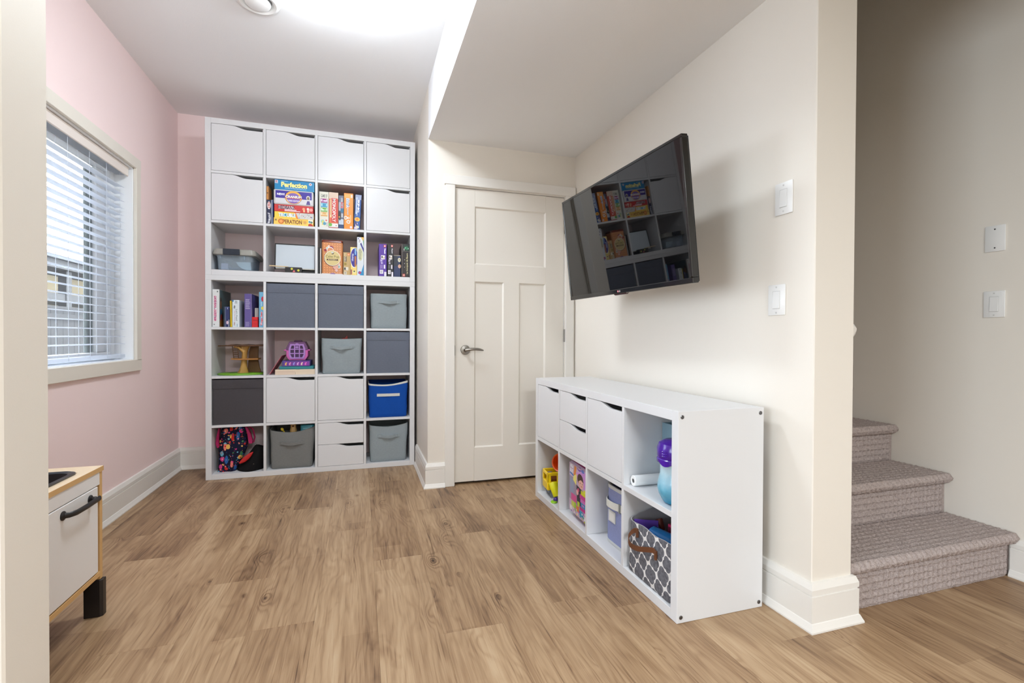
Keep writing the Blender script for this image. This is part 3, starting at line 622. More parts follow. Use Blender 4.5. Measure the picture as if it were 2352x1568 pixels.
# -- whiteboard cube
wb = thing('whiteboard', 'small whiteboard in a black frame leaning in its cube', 'whiteboard', (.576, .085, zt+.034), (math.radians(-7), 0, 0))
box('panel', -.134, .138, 0, .006, .006, .190, mat('whiteboard_surface', (206, 216, 224), .22), wb)
for q4 in ((-.142, .1455, .190, .198), (-.142, .1455, -.002, .006), (-.142, -.134, .006, .190), (.138, .1455, .006, .190)): box('frame_bar', q4[0], q4[1], -.003, .012, q4[2], q4[3], BLACK, wb, .001)
box('pen_tray', -.130, .140, -.016, -.0032, -.002, .006, mat('tray_grey', (190, 186, 176), .4), wb, .001)
box('stand_foot', -.05, .1455, .004, .06, -.033, -.0025, BLACK, wb, .003)
ro = thing('wooden_stick', 'thin pale wooden stick lying in front of the whiteboard', 'stick', (.475, .055, zt+.0485)); obj('rod', tube(BM(), [(-.070, 0, .003), (.06, 0, -.001)], .0042, 10), mat('pale_wood', (222, 196, 150), .5), ro, True)
o, q = gbox('toy_case', 'small black case with yellow dots below the whiteboard', 'toy', .515, .630, zt+e, zt+.044, .030, .045, (34, 33, 34))
q.C(.40, .70, .0078, (226, 220, 70)).C(.40, .70, .003, (150, 150, 50)).C(.80, .48, .0078, (226, 220, 70)).C(.80, .48, .003, (150, 150, 50)).G([(.44, .16), (.62, .16), (.53, .58)], (204, 84, 92)).G([(.49, .22), (.57, .22), (.53, .42)], (240, 150, 150)); q.done(o)
# -- tin cube
o, q = gbox('book', 'thin black book at the left edge of the tin cube', 'book', .7448, .7570, zt+e, 1.711, .02, .20, (30, 30, 32)); q.R(.1, .05, .2, .95, (50, 50, 52)); q.done(o)
o, q = gbox('book', 'thin white book between the black book and the orange tin', 'book', .7582, .7675, zt+e, 1.706, .03, .20, (216, 212, 206)); q.R(.85, 0, 1, 1, (180, 176, 170)); q.done(o)
tn = thing('game_tin', 'orange dotted tin with a round cream emblem and dark red lid', 'tin', (.848, .018, zt+.0005))
TINM = mat('tin_orange', (206, 136, 86), .3); bm = BM(); loft(bm, [rrect(0, .05, .0755, .050, .014, z) for z in (0, .243)]); obj('can', bm, TINM, tn, True)
bm = BM(); loft(bm, [rrect(0, .05, a, b, .014, z) for a, b, z in ((.0765, .051, .2432), (.0765, .051, .254), (.072, .047, .262), (.066, .041, .2625))]); obj('lid', bm, mat('tin_lid', (112, 44, 26), .25), tn, True)
q = Q(.151, .243, -.0005)
for i in range(9):
    for j in range(13):
        if 0 < i < 8: q.C(i/8.2+.01, (j+.5)/13.4+.02, .0045, (232, 164, 108))
for a, b, r, c in ((.27, .81, .012, (240, 232, 224)), (.27, .81, .008, (136, 180, 176)), (.45, .83, .015, (138, 34, 84)), (.17, .75, .010, (150, 36, 60)), (.33, .88, .008, (232, 206, 196)), (.40, .76, .024, (244, 236, 226)), (.40, .75, .021, (214, 140, 100)), (.62, .22, .016, (138, 34, 84)), (.80, .25, .014, (240, 232, 224)), (.80, .25, .010, (136, 180, 176)), (.70, .13, .010, (226, 190, 186)), (.66, .24, .020, (222, 170, 150)), (.83, .33, .006, (230, 200, 196))): q.C(a, b, r, c)
q.C(.50, .50, .061, (104, 60, 40)).C(.51, .51, .059, (246, 238, 222)).C(.51, .51, .0555, (214, 194, 134)).T('Cake Pop', .18, .50, .83, .60, (110, 104, 30), bold=.01).R(.24, .435, .77, .485, (60, 24, 20)).T('BAKERY', .29, .447, .72, .474, (226, 206, 160), bold=.03).G([(.43, .63), (.60, .69), (.54, .63)], (60, 40, 50)).E(.50, .69, .06, .02, (204, 214, 216)).R(.0, .0, 1, .025, (216, 204, 200)).E(.52, .02, .12, .03, (150, 120, 160)); q.done(tn, 'tin_print')
o, q = gbox('building_set_box', 'short tan building set box right of the orange tin', 'toy box', .9275, .9772, zt+e, 1.684, .02, .22, (190, 160, 106), G4)
q.R(.58, .85, .98, .97, (206, 74, 40)).T('LEGO', .62, .87, .94, .94, (250, 236, 170), bold=.03).R(.1, .58, .48, .82, (96, 84, 66)).T('CLASSIC', .14, .58, .36, .96, (226, 214, 190), rot=-90).R(.1, .43, .46, .53, (150, 130, 50)).R(.08, .20, .74, .35, (232, 224, 206)).R(.12, .22, .34, .33, (40, 36, 34)).R(.1, .02, .5, .16, (216, 208, 188)).L(.15, .04, .45, .14, (120, 110, 100), 3); q.done(o)
o, q = gbox('game_box', 'navy and yellow game box between the tan and white boxes', 'board game', .979, 1.0265, zt+e, 1.727, .018, .22, (238, 210, 120), None)
q.E(.55, .62, .56, .36, (236, 236, 230)).E(.60, .62, .56, .33, (52, 42, 140)).R(.65, .72, .92, .97, (40, 130, 200)).T('Jumpin', .68, .74, .88, .95, (220, 236, 246), rot=-90).T('Monkeys', .18, .50, .52, .76, (214, 226, 246), rot=-90, bold=.03, edge=(90, 60, 150)).R(.66, .31, .9, .68, (186, 120, 60)).C(.6, .12, .013, (232, 220, 160)).C(.6, .14, .006, (90, 90, 60)).R(.05, .02, .25, .2, (150, 80, 90)); q.done(o)
o, q = gbox('craft_kit_box', 'tall white and blue craft kit box at the right of the tin cube', 'toy box', 1.0282, 1.0775, zt+e, 1.807, .012, .22, (216, 222, 228), None)
q.G([(.4, 0), (1, 0), (1, .3), (.7, .12)], (40, 140, 190)).G([(.1, .97), (.35, .97), (1, .70), (1, .60)], (60, 56, 140)).G([(.6, 1), (1, 1), (1, .85)], (240, 180, 70)).G([(.85, .97), (1, .9), (1, .75)], (80, 170, 120)).E(.42, .90, .26, .07, (240, 240, 244)).T('35', .24, .86, .50, .94, (40, 40, 70), rot=-90, bold=.02).E(.5, .55, .38, .17, (206, 206, 170)).T('slime', .28, .42, .74, .68, (150, 150, 120), rot=-90).C(.4, .07, .012, (120, 80, 150)).C(.44, .07, .006, (206, 60, 70)); q.done(o)
bm = BM(); bx(bm, 0, .052, -.0006, .0006, 0, .10, 0); o = obj('lid_flap', bm, BLACK, o); o.location = (-.026, .018, .2995); o.rotation_euler = (math.radians(-72), 0, 0)
# -- building set cube
def setlabels(q, dark):
    q.R(.60, .90, .92, .975, (198, 70, 74)).R(.68, .915, .84, .96, (244, 214, 200))
    q.T('Friends' if dark else 'Super', .66, .70, .90, .86, (244, 240, 250), rot=-90, bold=.03).R(.26, .53, .78, .65, (240, 236, 232)).R(.33, .56, .48, .63, (50, 44, 46)).R(.56, .55, .72, .6, (190, 170, 150)).T('Set 4+', .18, .38, .55, .52, (226, 216, 240), rot=-90, bold=.02).L(.15, .22, .5, .36, (170, 150, 200) if dark else (120, 124, 122), 4, 1).R(.62, .24, .82, .36, (232, 228, 240)).R(.10, .08, .55, .20, (236, 234, 238)).L(.18, .10, .48, .18, (110, 104, 120), 3).R(.68, .0, .97, .145, (228, 224, 234))
o, q = gbox('building_set_box', 'upright purple building set box, leftmost in its cube', 'toy box', 1.193, 1.2515, zt+e, 1.7655, .018, .26, (86, 50, 156), G4); setlabels(q, True); q.done(o)
o, q = gbox('building_set_box', 'upright black building set box with white stickers beside the purple one', 'toy box', 1.2575, 1.3035, zt+e, 1.7695, .018, .26, (38, 38, 40), G4); setlabels(q, False); q.done(o)
o, q = gbox('building_set_box', 'shorter dark blue box with shell pictures between two black boxes', 'toy box', 1.3065, 1.3605, zt+e, 1.684, .03, .22, (44, 56, 96), G4)
q.R(0, .5, .6, 1, (52, 58, 70)).E(.82, .79, .22, .10, (222, 218, 190)).C(.82, .80, .004, (120, 120, 90)).E(.85, .50, .22, .09, (206, 170, 150)).C(.9, .52, .004, (200, 130, 50)).R(0, .975, 1, 1, (190, 180, 160)); q.done(o)
o, q = gbox('building_set_box', 'black bouquet set box with yellow vertical title, far right of its cube', 'toy box', 1.3675, 1.4312, zt+e, 1.7755, .012, .27, (44, 38, 40), G4)
q.R(.0, 0, .05, 1, (150, 140, 134)).R(.18, .77, 1, .98, (36, 50, 44)).E(.62, .87, .24, .06, (50, 110, 80)).C(.45, .88, .007, (80, 160, 120)).C(.8, .86, .004, (150, 210, 180)).R(.24, .80, .34, .86, (180, 180, 176)).R(.12, .775, .98, .78, (150, 140, 134)).T('Le bouquet de fleurs', .58, .10, .80, .72, (232, 226, 170), rot=90, bold=.015).R(.50, .22, .515, .60, (150, 140, 40)).R(.12, .02, .42, .10, (190, 56, 50)).T('LEGO', .16, .035, .38, .085, (250, 236, 220), bold=.02)
for z in (.30, .41, .52): q.C(.36, z, .0022, (240, 240, 240))
q.done(o)
# -- books in the lower left cube
zb = 1.0978
o, q = gbox('game_box', 'white guessing game box with pink outlined title, leftmost of the lower left books', 'board game', .0405, .0845, zb+e, 1.3685, .014, .30, (224, 226, 226), G3, rot=(0, 0, math.radians(-1.2)))
q.T('GUESS WHO?', .24, .15, .62, .83, (232, 130, 160), rot=90, bold=.03, edge=(120, 60, 110), ew=.10).T('GUESS WHO?', .28, .155, .58, .825, (240, 160, 184), rot=90, bold=.0).L(.72, .3, .8, .7, (190, 180, 190), 1, 1).R(.66, .92, .86, .96, (120, 130, 126)).R(.2, .05, .36, .08, (120, 120, 124)); q.done(o)
p = Print((.0221, .004, 0), (0, 1, 0), (0, 0, 1))
p.rect(.01, .002, .29, .268, (74, 98, 104)).rect(.01, .002, .12, .06, (196, 130, 60)).ell(.036, .165, .022, .05, (60, 36, 34)).ell(.038, .155, .016, .035, (150, 104, 80)).poly([(.012, .05), (.07, .05), (.06, .13), (.02, .13)], (50, 110, 150)).ell(.05, .07, .026, .024, (190, 70, 60))
p.done('side_print', o)
o, q = gbox('book', 'short dark navy book beside the white guessing game', 'book', .1105, .1225, zb+e, 1.245, .02, .18, (24, 44, 66), G3); q.R(.88, 0, 1, 1, (170, 190, 210)); q.done(o)
o, q = gbox('book', 'short navy book with a pink picture on its spine', 'book', .1235, .1500, zb+e, 1.244, .016, .18, (30, 40, 92), G3); q.E(.45, .22, .24, .09, (226, 200, 210)).R(.78, .02, .9, .36, (226, 230, 236)).R(.45, .88, .55, .97, (226, 226, 236)).R(.2, .97, 1, 1, (70, 90, 150)); q.done(o)
o, q = gbox('book', 'thin yellow book leaning beside the white feeding game', 'book', .1535, .1645, zb+.001, 1.289, .02, .2, (222, 192, 30), G3, rot=(0, -.012, 0)); q.R(.3, .3, .6, .7, (206, 172, 30)); q.done(o)
o, q = gbox('game_box', 'white game box with handwritten vertical title among the lower left books', 'board game', .1682, .2142, zb+e, 1.2945, .012, .20, (218, 228, 232), G3)
q.R(.0, .93, .2, 1, (60, 140, 190)).L(.36, .87, .74, .98, (90, 96, 96), 4).T('S', .2, .68, .42, .80, (50, 56, 60), rot=-90, bold=.03).T("Let's Feed", .50, .24, .74, .66, (70, 84, 90), rot=-90, bold=.005).T('The Very Hungry', .30, .20, .40, .60, (190, 70, 80), rot=-90).T('Ant', .2, .06, .42, .18, (150, 60, 50), rot=-90, bold=.02).R(.66, .02, .74, .12, (120, 160, 190)); q.done(o)
o, q = gbox('game_box', 'purple game box with rows of pale print among the lower left books', 'board game', .2465, .2930, zb+e, 1.3425, .014, .27, (92, 78, 142), G3)
for k in range(6): q.L(.14, .54+.052*k, .80, .58+.052*k, (190, 182, 214), 2)
q.L(.14, .02, .80, .16, (160, 150, 196), 9).R(.96, 0, 1, 1, (160, 150, 190)); q.done(o)
o, q = gbox('book', 'small book with cream page edges standing behind the red box', 'book', .3020, .3290, zb+e, 1.2425, .075, .16, (206, 200, 192), G3); q.R(.9, 0, 1, 1, (120, 116, 116)); q.done(o)
o, q = gbox('card_box', 'small bright red card box in front of the cream-edged book', 'box', .2955, .3345, zb+e, 1.1735, .014, .055, (206, 20, 30), G3); q.R(.1, .62, .95, .72, (160, 12, 24)).R(.1, .3, .9, .33, (170, 14, 26)); q.done(o)
o, q = gbox('game_box', 'light blue activity game box at the right end of the lower left books', 'board game', .3420, .3722, zb+e, 1.3585, .014, .25, (108, 172, 206), G3)
q.E(.8, .80, .3, .07, (190, 40, 60)).E(.85, .54, .4, .05, (226, 210, 80)).R(.45, .60, .6, .72, (190, 214, 230)).T('Yoga Set', .3, .03, .86, .44, (216, 66, 70), rot=90, bold=.03, edge=(240, 226, 232), ew=.09); q.done(o)

# -- lidded fabric boxes
def lidbox(label, x, z, m, h=.326):
    t = thing('fabric_storage_box', label, 'storage box', (x+CELL/2, .008, z+.0004), (0, 0, 0), 'lidded fabric boxes')
    w = .163
    def front(bm, x0, x1, y0, y1, z0, z1, amp, ph):
        n, k = 12, 8; rings = []
        V = [[bm.verts.new((x0+(x1-x0)*i/n, y0-amp*(math.sin(PI*i/n)*math.sin(PI*j/k))*(1+.5*math.sin(i*1.3+j*.9+ph)), z0+(z1-z0)*j/k)) for i in range(n+1)] for j in range(k+1)]
        for j in range(k):
            for i in range(n): bm.faces.new((V[j][i], V[j][i+1], V[j+1][i+1], V[j+1][i]))
        b = [bm.verts.new(p) for p in ((x0, y1, z0), (x1, y1, z0), (x1, y1, z1), (x0, y1, z1))]
        bm.faces.new(b[::-1])
        bm.faces.new([V[0][i] for i in range(n, -1, -1)]+[b[0], b[1]]); bm.faces.new([V[k][i] for i in range(n+1)]+[b[2], b[3]])
        bm.faces.new([V[j][0] for j in range(k+1)]+[b[3], b[0]]); bm.faces.new([V[j][n] for j in range(k, -1, -1)]+[b[1], b[2]])
        bmesh.ops.recalc_face_normals(bm, faces=bm.faces[:]); return bm
    obj('body', front(BM(), -w, w, .003, .34, 0, h-.06, .002, x), m, t, 30)
    obj('lid', front(BM(), -w-.0015, w+.0015, 0, .345, h-.066, h, .003, x*3), m, t, 30); return t
lidbox('slate grey lidded fabric box in the second cube of the lower unit top row', U1.cell(1, 3)[0], U1.cell(1, 3)[1], FB_SLATE)
lidbox('slate grey lidded fabric box in the third cube of the lower unit top row', U1.cell(2, 3)[0], U1.cell(2, 3)[1], FB_SLATE)
lidbox('slate grey lidded fabric box above the blue bin', U1.cell(3, 2)[0], U1.cell(3, 2)[1], FB_SLATE)
lidbox('charcoal lidded fabric box above the flowered bag', U1.cell(0, 1)[0], U1.cell(0, 1)[1], FB_CHAR)

# -- open fabric bins
def rring(cx, cy, hx, hy, r, z, n=4, m=10):
    out = []
    cs = ((1, 1), (-1, 1), (-1, -1), (1, -1))
    for k, (sx, sy) in enumerate(cs):
        arc = [Vector((cx+sx*(hx-r)+r*math.cos(k*PI/2+i*PI/2/n), cy+sy*(hy-r)+r*math.sin(k*PI/2+i*PI/2/n), z)) for i in range(n+1)]
        out += arc; k2 = (k+1) % 4; sx2, sy2 = cs[k2]
        nxt = Vector((cx+sx2*(hx-r)+r*math.cos(k2*PI/2), cy+sy2*(hy-r)+r*math.sin(k2*PI/2), z))
        out += [arc[-1].lerp(nxt, i/m) for i in range(1, m)]
    return out
def fbin(label, xb0, xb1, xt0, xt1, z, h, m, y=.03, d=.29, sag=.0, skew=0.0, bulge=.006, hz=.2, hw=.085, hx=0.0, hmat=None, rimmat=None, seed=0, dent=0.0, flat_h=False):
    t = thing('fabric_bin', label, 'storage bin', ((xb0+xb1)/2, y, z+.0004)); cx = (xb0+xb1)/2
    b0, b1, t0, t1 = xb0-cx, xb1-cx, xt0-cx, xt1-cx; rings = []
    def ring(f, inset=0.0, zz=None):
        a0, a1 = b0+(t0-b0)*f, b1+(t1-b1)*f; c = (a0+a1)/2; hx_ = (a1-a0)/2-inset; zz = h*f if zz is None else zz
        R = rring(c, d/2, hx_, d/2-inset, .022, zz); out = []
        for p in R:
            u = (p.x-c)/hx_; front = max(0.0, 1-p.y/(d*.45)); side = math.cos(min(1, abs(u))*PI/2)
            bl = bulge*math.sin(PI*min(max(f, 0), 1))*side*(1+.5*math.sin(seed+7*u+5*f)) - dent*side*math.exp(-((f-.85)/.2)**2)
            q = p.copy(); q.y -= bl*front
            q.z += (-sag*side+skew*u)*max(0.0, f-.75)/.25*(front*.9+.1)
            q.x += .002*math.sin(seed+9*f+u*3)*front; out.append(q)
        return out
    fs = [0, .02, .12, .24, .36, .48, .6, .7, .8, .88, .94, 1]
    rings = [ring(f, .006 if f == 0 else 0) for f in fs]
    bm = BM(); loft(bm, rings, True, False)
    loft(bm, [ring(1, 0), ring(1, .004), ring(.9, .006), ring(.5, .007), ring(.05, .009)], False, True)
    bmesh.ops.remove_doubles(bm, verts=bm.verts[:], dist=.00005)
    for f in bm.faces:
        c = f.calc_center_median(); f.material_index = 0
    o = obj('body', bm, [m], t, 50)
    if rimmat:
        bm = BM(); R = ring(1.0, -.0012); R2 = ring(.955, -.0016); R3 = ring(.955, .0005); R4 = ring(1.0, .005)
        for q in R+R4: q.z += .0015
        loft(bm, [R3, R2, R, R4], False, False); obj('rim_trim', bm, rimmat, t, True)
    # handle strap
    bm = BM(); n = 16; L = []
    f = hz/h; a0, a1 = b0+(t0-b0)*f, b1+(t1-b1)*f; c = (a0+a1)/2+hx
    for i in range(n+1):
        u = -1+2*i/n; arch = max(0.0, 1-(abs(u)/.72)**2); off = -.0035-bulge*1.5*math.cos(u*PI/2*.7)+dent*.3
        if not flat_h: off -= .016*arch
        L.append([(c+u*hw, off, hz-.011-.006*arch*(not flat_h)), (c+u*hw, off-.0008, hz+.011-.006*arch*(not flat_h)), (c+u*hw, off+.003, hz+.011-.006*arch*(not flat_h)), (c+u*hw, off+.003, hz-.011-.006*arch*(not flat_h))])
    loft(bm, L); obj('handle', bm, hmat or m, t, 40)
    if not flat_h:
        for sx in (-1, 1): box('handle_patch', c+sx*hw*.72-.014, c+sx*hw*.72+.014, -.0052-bulge*.9+dent*.3, .002, hz-.013, hz+.013, hmat or m, t, .001)
    return t
fbin('pale grey fabric bin in the right cube, just above a slate lidded box', 1.136, 1.409, 1.129, 1.412, U1.cell(3, 3)[1], .276, FB_GREY, hz=.212, seed=1)
fbin('pale grey fabric bin between the pink pet carrier and a slate box', .776, 1.052, .766, 1.066, U1.cell(2, 2)[1], .275, FB_GREY, hz=.205, seed=2, sag=.006, bulge=.010)
fbin('bright blue fabric bin with white rim and white label handle', 1.121, 1.411, 1.114, 1.420, U1.cell(3, 1)[1], .278, FB_BLUE, hz=.178, hw=.088, hmat=FB_WHITE, rimmat=FB_WHITE, seed=3, sag=.020, skew=.010, flat_h=True)
fbin('grey fabric bin in the bottom right cube below the blue bin', 1.128, 1.405, 1.120, 1.422, U1.cell(3, 0)[1], .298, FB_GREY, hz=.205, seed=4, sag=.022, skew=.004, dent=.004)
fbin('mid grey fabric bin full of toys in the bottom row', .418, .702, .409, .722, U1.cell(1, 0)[1], .300, FB_MID, hz=.192, seed=5, sag=.030, skew=.006)
zf = U1.cell(1, 0)[1]
bm = BM(); loft(bm, [ring4(.045, .03, .02, 0), ring4(.05, .035, .02, .005), ring4(.05, .035, .02, .135), ring4(.046, .031, .02, .14)]); o = obj('teal_toy_case', bm, mat('teal_plastic', (58, 142, 160), .3), None, True); o.location = (.665, .10, zf+.175); tag(o, 'teal plastic toy case sticking out of the mid grey bin', 'toy')
q = Q(.07, .12, -.0352, -.035, .01); q.L(.1, .1, .9, .95, (130, 196, 206), 5, 0); q.done(o)
t = thing('toy_spoon', 'yellow toy spoon sticking out of the mid grey bin', 'toy', (.515, .075, zf+.25), (0, -.6, 0)); obj('scoop', lathe(BM(), [(.001, .03), (.006, .034), (.011, .045), (.009, .056), (.001, .061)], 14), mat('yellow_plastic', (232, 206, 60), .3), t, True); obj('stem', tube(BM(), [(0, 0, -.05), (0, 0, .034)], .004, 8), MATS['yellow_plastic'], t)
t = thing('toy_figure', 'small tan toy animal sticking out of the mid grey bin', 'toy', (.565, .085, zf+.245)); obj('torso', lathe(BM(), [(.001, 0), (.02, .005), (.026, .03), (.018, .06)], 16), mat('tan_toy', (190, 156, 100), .5), t, True); obj('head', lathe(BM(), [(.001, .05), (.017, .056), (.021, .07), (.015, .084), (.001, .089)], 16), MATS['tan_toy'], t, True)
for s in (-1, 1): obj('ear', lathe(BM(), [(.001, -.003), (.007, 0), (.001, .004)], 10, axis_mtx((s*.016, 0, .088), (0, -1, 0))), mat('dark_brown_toy', (92, 54, 30), .5), t)
obj('muzzle', lathe(BM(), [(.001, -.004), (.008, 0), (.001, .005)], 10, axis_mtx((0, -.019, .066), (0, -1, 0))), MATS['dark_brown_toy'], t)
t = thing('toy_flag', 'small red toy tip above the rim of the pale grey bin', 'toy', (.935, .14, U1.cell(2, 2)[1]+.16)); bm = BM(); prism(bm, [(-.03, 0), (.03, 0), (.024, .10), (.018, .137), (.002, .118), (-.026, .112)], 'y', -.006, .006, .001); obj('plate', bm, mat('red_plastic', (196, 40, 32), .4), t)

# -- toy tree house
zr = U1.cell(0, 2)[1]; TW = mat('tree_wood_tan', (186, 142, 72), .55, bump=(40, .3, .003)); TD = mat('tree_wood_dark', (86, 52, 24), .6, bump=(60, .3, .002)); TI = mat('tree_hollow_brown', (104, 70, 30), .6, bump=(90, .4, .003))
tr = thing('toy_tree_house', 'brown toy tree house on a green base in a cube', 'toy', (.205, .15, zr+.0004))
bm = BM(); loft(bm, [[Vector((.165*math.cos(a)*s, .125*math.sin(a)*s, z)) for a in [2*PI*i/40 for i in range(40)]] for s, z in ((.97, 0), (1, .004), (.99, .010), (.95, .013))]); obj('base', bm, mat('toy_green', (112, 166, 40), .45), tr, True)
def trunk(pts, y0, y1):
    bm = BM(); rings = []
    for (xa, xb, z) in pts:
        c, h = (xa+xb)/2, (xb-xa)/2; rings.append([Vector((c+h*math.cos(a), (y0+y1)/2+(y1-y0)/2*math.sin(a)*(.8+.2*math.sin(3*a+z*40)), z)) for a in [2*PI*i/16 for i in range(16)]])
    return loft(bm, rings)
obj('trunk', trunk([(-.034, .045, .0125), (-.02, .042, .03), (-.008, .036, .06), (-.004, .034, .10), (.0, .036, .16), (-.006, .044, .19), (-.022, .056, .212)], -.055, .02), TW, tr, True)
bm = BM(); prism(bm, [(.030, .013), (.125, .013), (.112, .05), (.104, .10), (.104, .16), (.108, .21), (.050, .21), (.040, .16), (.036, .08)], 'y', .012, .030, .002); obj('hollow_back', bm, TI, tr)
bm = BM(); prism(bm, [(-.062, .115), (.0, .110), (.118, .112), (.118, .122), (.0, .121), (-.062, .123)], 'y', -.07, .05, .002); obj('balcony', bm, mat('balcony_wood', (168, 112, 52), .55), tr)
bm = BM(); prism(bm, [(-.145, .2125), (.15, .2125), (.16, .218), (.15, .223), (.11, .226), (.08, .222), (.02, .226), (-.02, .222), (-.06, .226), (-.10, .220), (-.145, .219)], 'y', -.075, .10, .002); obj('roof_deck', bm, TD, tr)
obj('branch', tube(BM(), [(-.045, -.05, .2135), (-.01, -.045, .200), (.02, -.04, .17)], [.010, .012, .014], 10), TW, tr, True)
for x0, x1 in ((-.055, -.046), (-.022, -.014)): obj('ladder_rail', tube(BM(), [(x0, -.055, .212), (x1, -.055, .122)], .0028, 6), TD, tr)
for k in range(5): z = .135+.0165*k; f = (z-.122)/.09; obj('ladder_rung', tube(BM(), [(-.046-.009*f, -.055, z), (-.014-.008*f, -.055, z)], .0022, 6), TD, tr)
# -- pet carrier and books under it
zr = U1.cell(1, 2)[1]
o, q = gbox('picture_book', 'thick cream book lying flat, bottom of the stack under the carrier', 'book', .448, .7235, zr+e, zr+.0395, .02, .24, (222, 204, 180), 'books under the toy carrier'); q.R(0, .9, 1, 1, (236, 222, 200)).R(.49, .05, .505, .45, (110, 96, 86)).R(0, .05, .5, .75, (216, 194, 172)).E(.57, .98, .06, .05, (190, 200, 170)); q.done(o)
o, q = gbox('picture_book', 'teal book lying flat in the middle of the stack under the carrier', 'book', .474, .7145, zr+.0400, zr+.0620, .03, .22, (44, 132, 140), 'books under the toy carrier', bev=.004); q.R(.02, .4, .98, .5, (30, 110, 118)); q.done(o)
o, q = gbox('picture_book', 'purple book with small bright animal shapes on its spine, top of the stack', 'book', .494, .689, zr+.0625, zr+.1050, .03, .2, (72, 60, 130), 'books under the toy carrier')
q.R(.07, .1, .97, .85, (116, 60, 150)).R(.6, .1, .97, .85, (130, 50, 160))
for k, c in enumerate(((232, 190, 80), (236, 150, 200), (150, 150, 226), (226, 170, 226), (240, 220, 190), (230, 110, 190))):
    a = .13+.14*k; q.E(a, .42, .026, .17, c).C(a+.022, .62, .0045, c).R(a-.022, .14, a-.010, .36, c).R(a+.010, .14, a+.022, .36, c)
q.done(o)
bm = BM(); bx(bm, 0, .19, 0, .24, -.0015, .0015, .0005); o = obj('magazine', bm, card((206, 110, 124)), None); o.location = (.4045, .05, zr+.0025); o.rotation_euler = (0, -math.radians(59), 0); tag(o, 'thin pink magazine leaning against the book stack under the carrier', 'magazine')
o.scale = (.86, 1, 1)
pc = thing('pet_carrier', 'pink and purple toy pet carrier with barred door on a stack of books', 'toy', (.5915, .08, zr+.1055))
PK = mat('carrier_pink', (214, 104, 178), .35); PV = mat('carrier_lilac', (176, 132, 202), .35); PD = mat('carrier_smoky_purple', (112, 72, 116), .3)
def octo(w0, w1, w2, zs): return [(-w0, zs[0]), (w0, zs[0]), (w1, zs[1]), (w1, zs[2]), (w2, zs[3]), (-w2, zs[3]), (-w1, zs[2]), (-w1, zs[1])]
bm = BM(); prism(bm, octo(.056, .076, .078, (.0, .03, .055, .076)), 'y', .004, .15, .003); obj('tub', bm, PK, pc)
bm = BM(); prism(bm, [(-.080, .0765), (.080, .0765), (.074, .10), (.054, .142), (-.054, .142), (-.074, .10)], 'y', .004, .15, .003); obj('hood', bm, PD, pc)
for s in (-1, 1): bm = BM(); bx(bm, s*.074, s*.091, -.002, .15, .072, .082, .003); obj('side_ledge', bm, PK, pc)
bm = BM(); prism(bm, [(-.030, .1422), (.030, .1422), (.024, .152), (-.024, .152)], 'y', .05, .12, .003); obj('carry_handle', bm, PD, pc)
bm = BM(); pr = octo(.046, .0585, .047, (.012, .04, .088, .124)); prism(bm, pr, 'y', .0022, .0038); obj('door_backing', bm, mat('carrier_inside', (70, 44, 82), .6), pc)
dr = obj('door', bx(BM(), -.01, .01, -.003, .002, .121, .130, .001), PV, pc)
def outline(pr, k):
    c = Vector((sum(p[0] for p in pr)/len(pr), sum(p[1] for p in pr)/len(pr))); return [((p[0]-c.x)*k+c.x, (p[1]-c.y)*k+c.y) for p in pr]
bm = BM(); A = [bm.verts.new((x, -.004, z)) for x, z in pr]; B = [bm.verts.new((x, -.004, z)) for x, z in outline(pr, .80)]; A2 = [bm.verts.new((x, .0022, z)) for x, z in pr]; B2 = [bm.verts.new((x, .0022, z)) for x, z in outline(pr, .80)]
for i in range(8):
    j = (i+1) % 8; bm.faces.new((A[i], A[j], B[j], B[i])); bm.faces.new((A2[i], B2[i], B2[j], A2[j])); bm.faces.new((A[i], A2[i], A2[j], A[j])); bm.faces.new((B[i], B[j], B2[j], B2[i]))
bmesh.ops.recalc_face_normals(bm, faces=bm.faces[:]); obj('door_frame', bm, PV, dr)
for x in (-.017, .017): obj('bar', bx(BM(), x-.004, x+.004, -.0035, .002, .02, .116, .001), PV, dr)
for z in (.052, .084): obj('bar', bx(BM(), -.052, .052, -.0032, .0018, z-.004, z+.004, .001), PV, dr)
obj('latch', bx(BM(), -.011, .011, -.007, -.0036, .092, .108, .002), PV, dr)
# -- flowered bag and hat
def floral(t):
    tc = t.new('ShaderNodeTexCoord'); p = tc.outputs['Object']; w = t.new('ShaderNodeTexNoise'); t.put(w.inputs['Vector'], p); w.inputs['Scale'].default_value = 40
    c = lin((22, 22, 48)); pal = [(196, 44, 40), (44, 96, 160), (226, 120, 110), (56, 110, 74), (214, 60, 130), (222, 176, 90), (110, 170, 190), (196, 44, 40)]
    for k, (sx, sz, sc, th, seed) in enumerate(((30, 11, 1, .34, 1), (26, 20, 1, .36, 5), (44, 44, 1, .28, 9), (95, 70, 1, .22, 13))):
        v = t.new('ShaderNodeTexVoronoi'); q = t.v('ADD', t.v('MULTIPLY', t.v('ADD', p, t.v('MULTIPLY', w.outputs['Color'], (.012, .012, .012))), (sx, 1, sz)), (seed*3.1, 0, seed*1.7)); t.put(v.inputs['Vector'], q); v.inputs['Scale'].default_value = sc; v.inputs['Randomness'].default_value = .9
        wn = t.new('ShaderNodeTexWhiteNoise'); t.put(wn.inputs['Vector'], v.outputs['Position'])
        col = t.ramp(wn.outputs['Value'], [(i/len(pal), lin(pal[(i+k) % len(pal)])) for i in range(len(pal))], 'CONSTANT')
        c = t.mix(t.m('LESS_THAN', v.outputs['Distance'], th), c, col)
        if k < 3: c = t.mix(t.m('LESS_THAN', v.outputs['Distance'], th*.28), c, lin((240, 200, 170)))
    t.l.new(c, t.b.inputs['Base Color'])
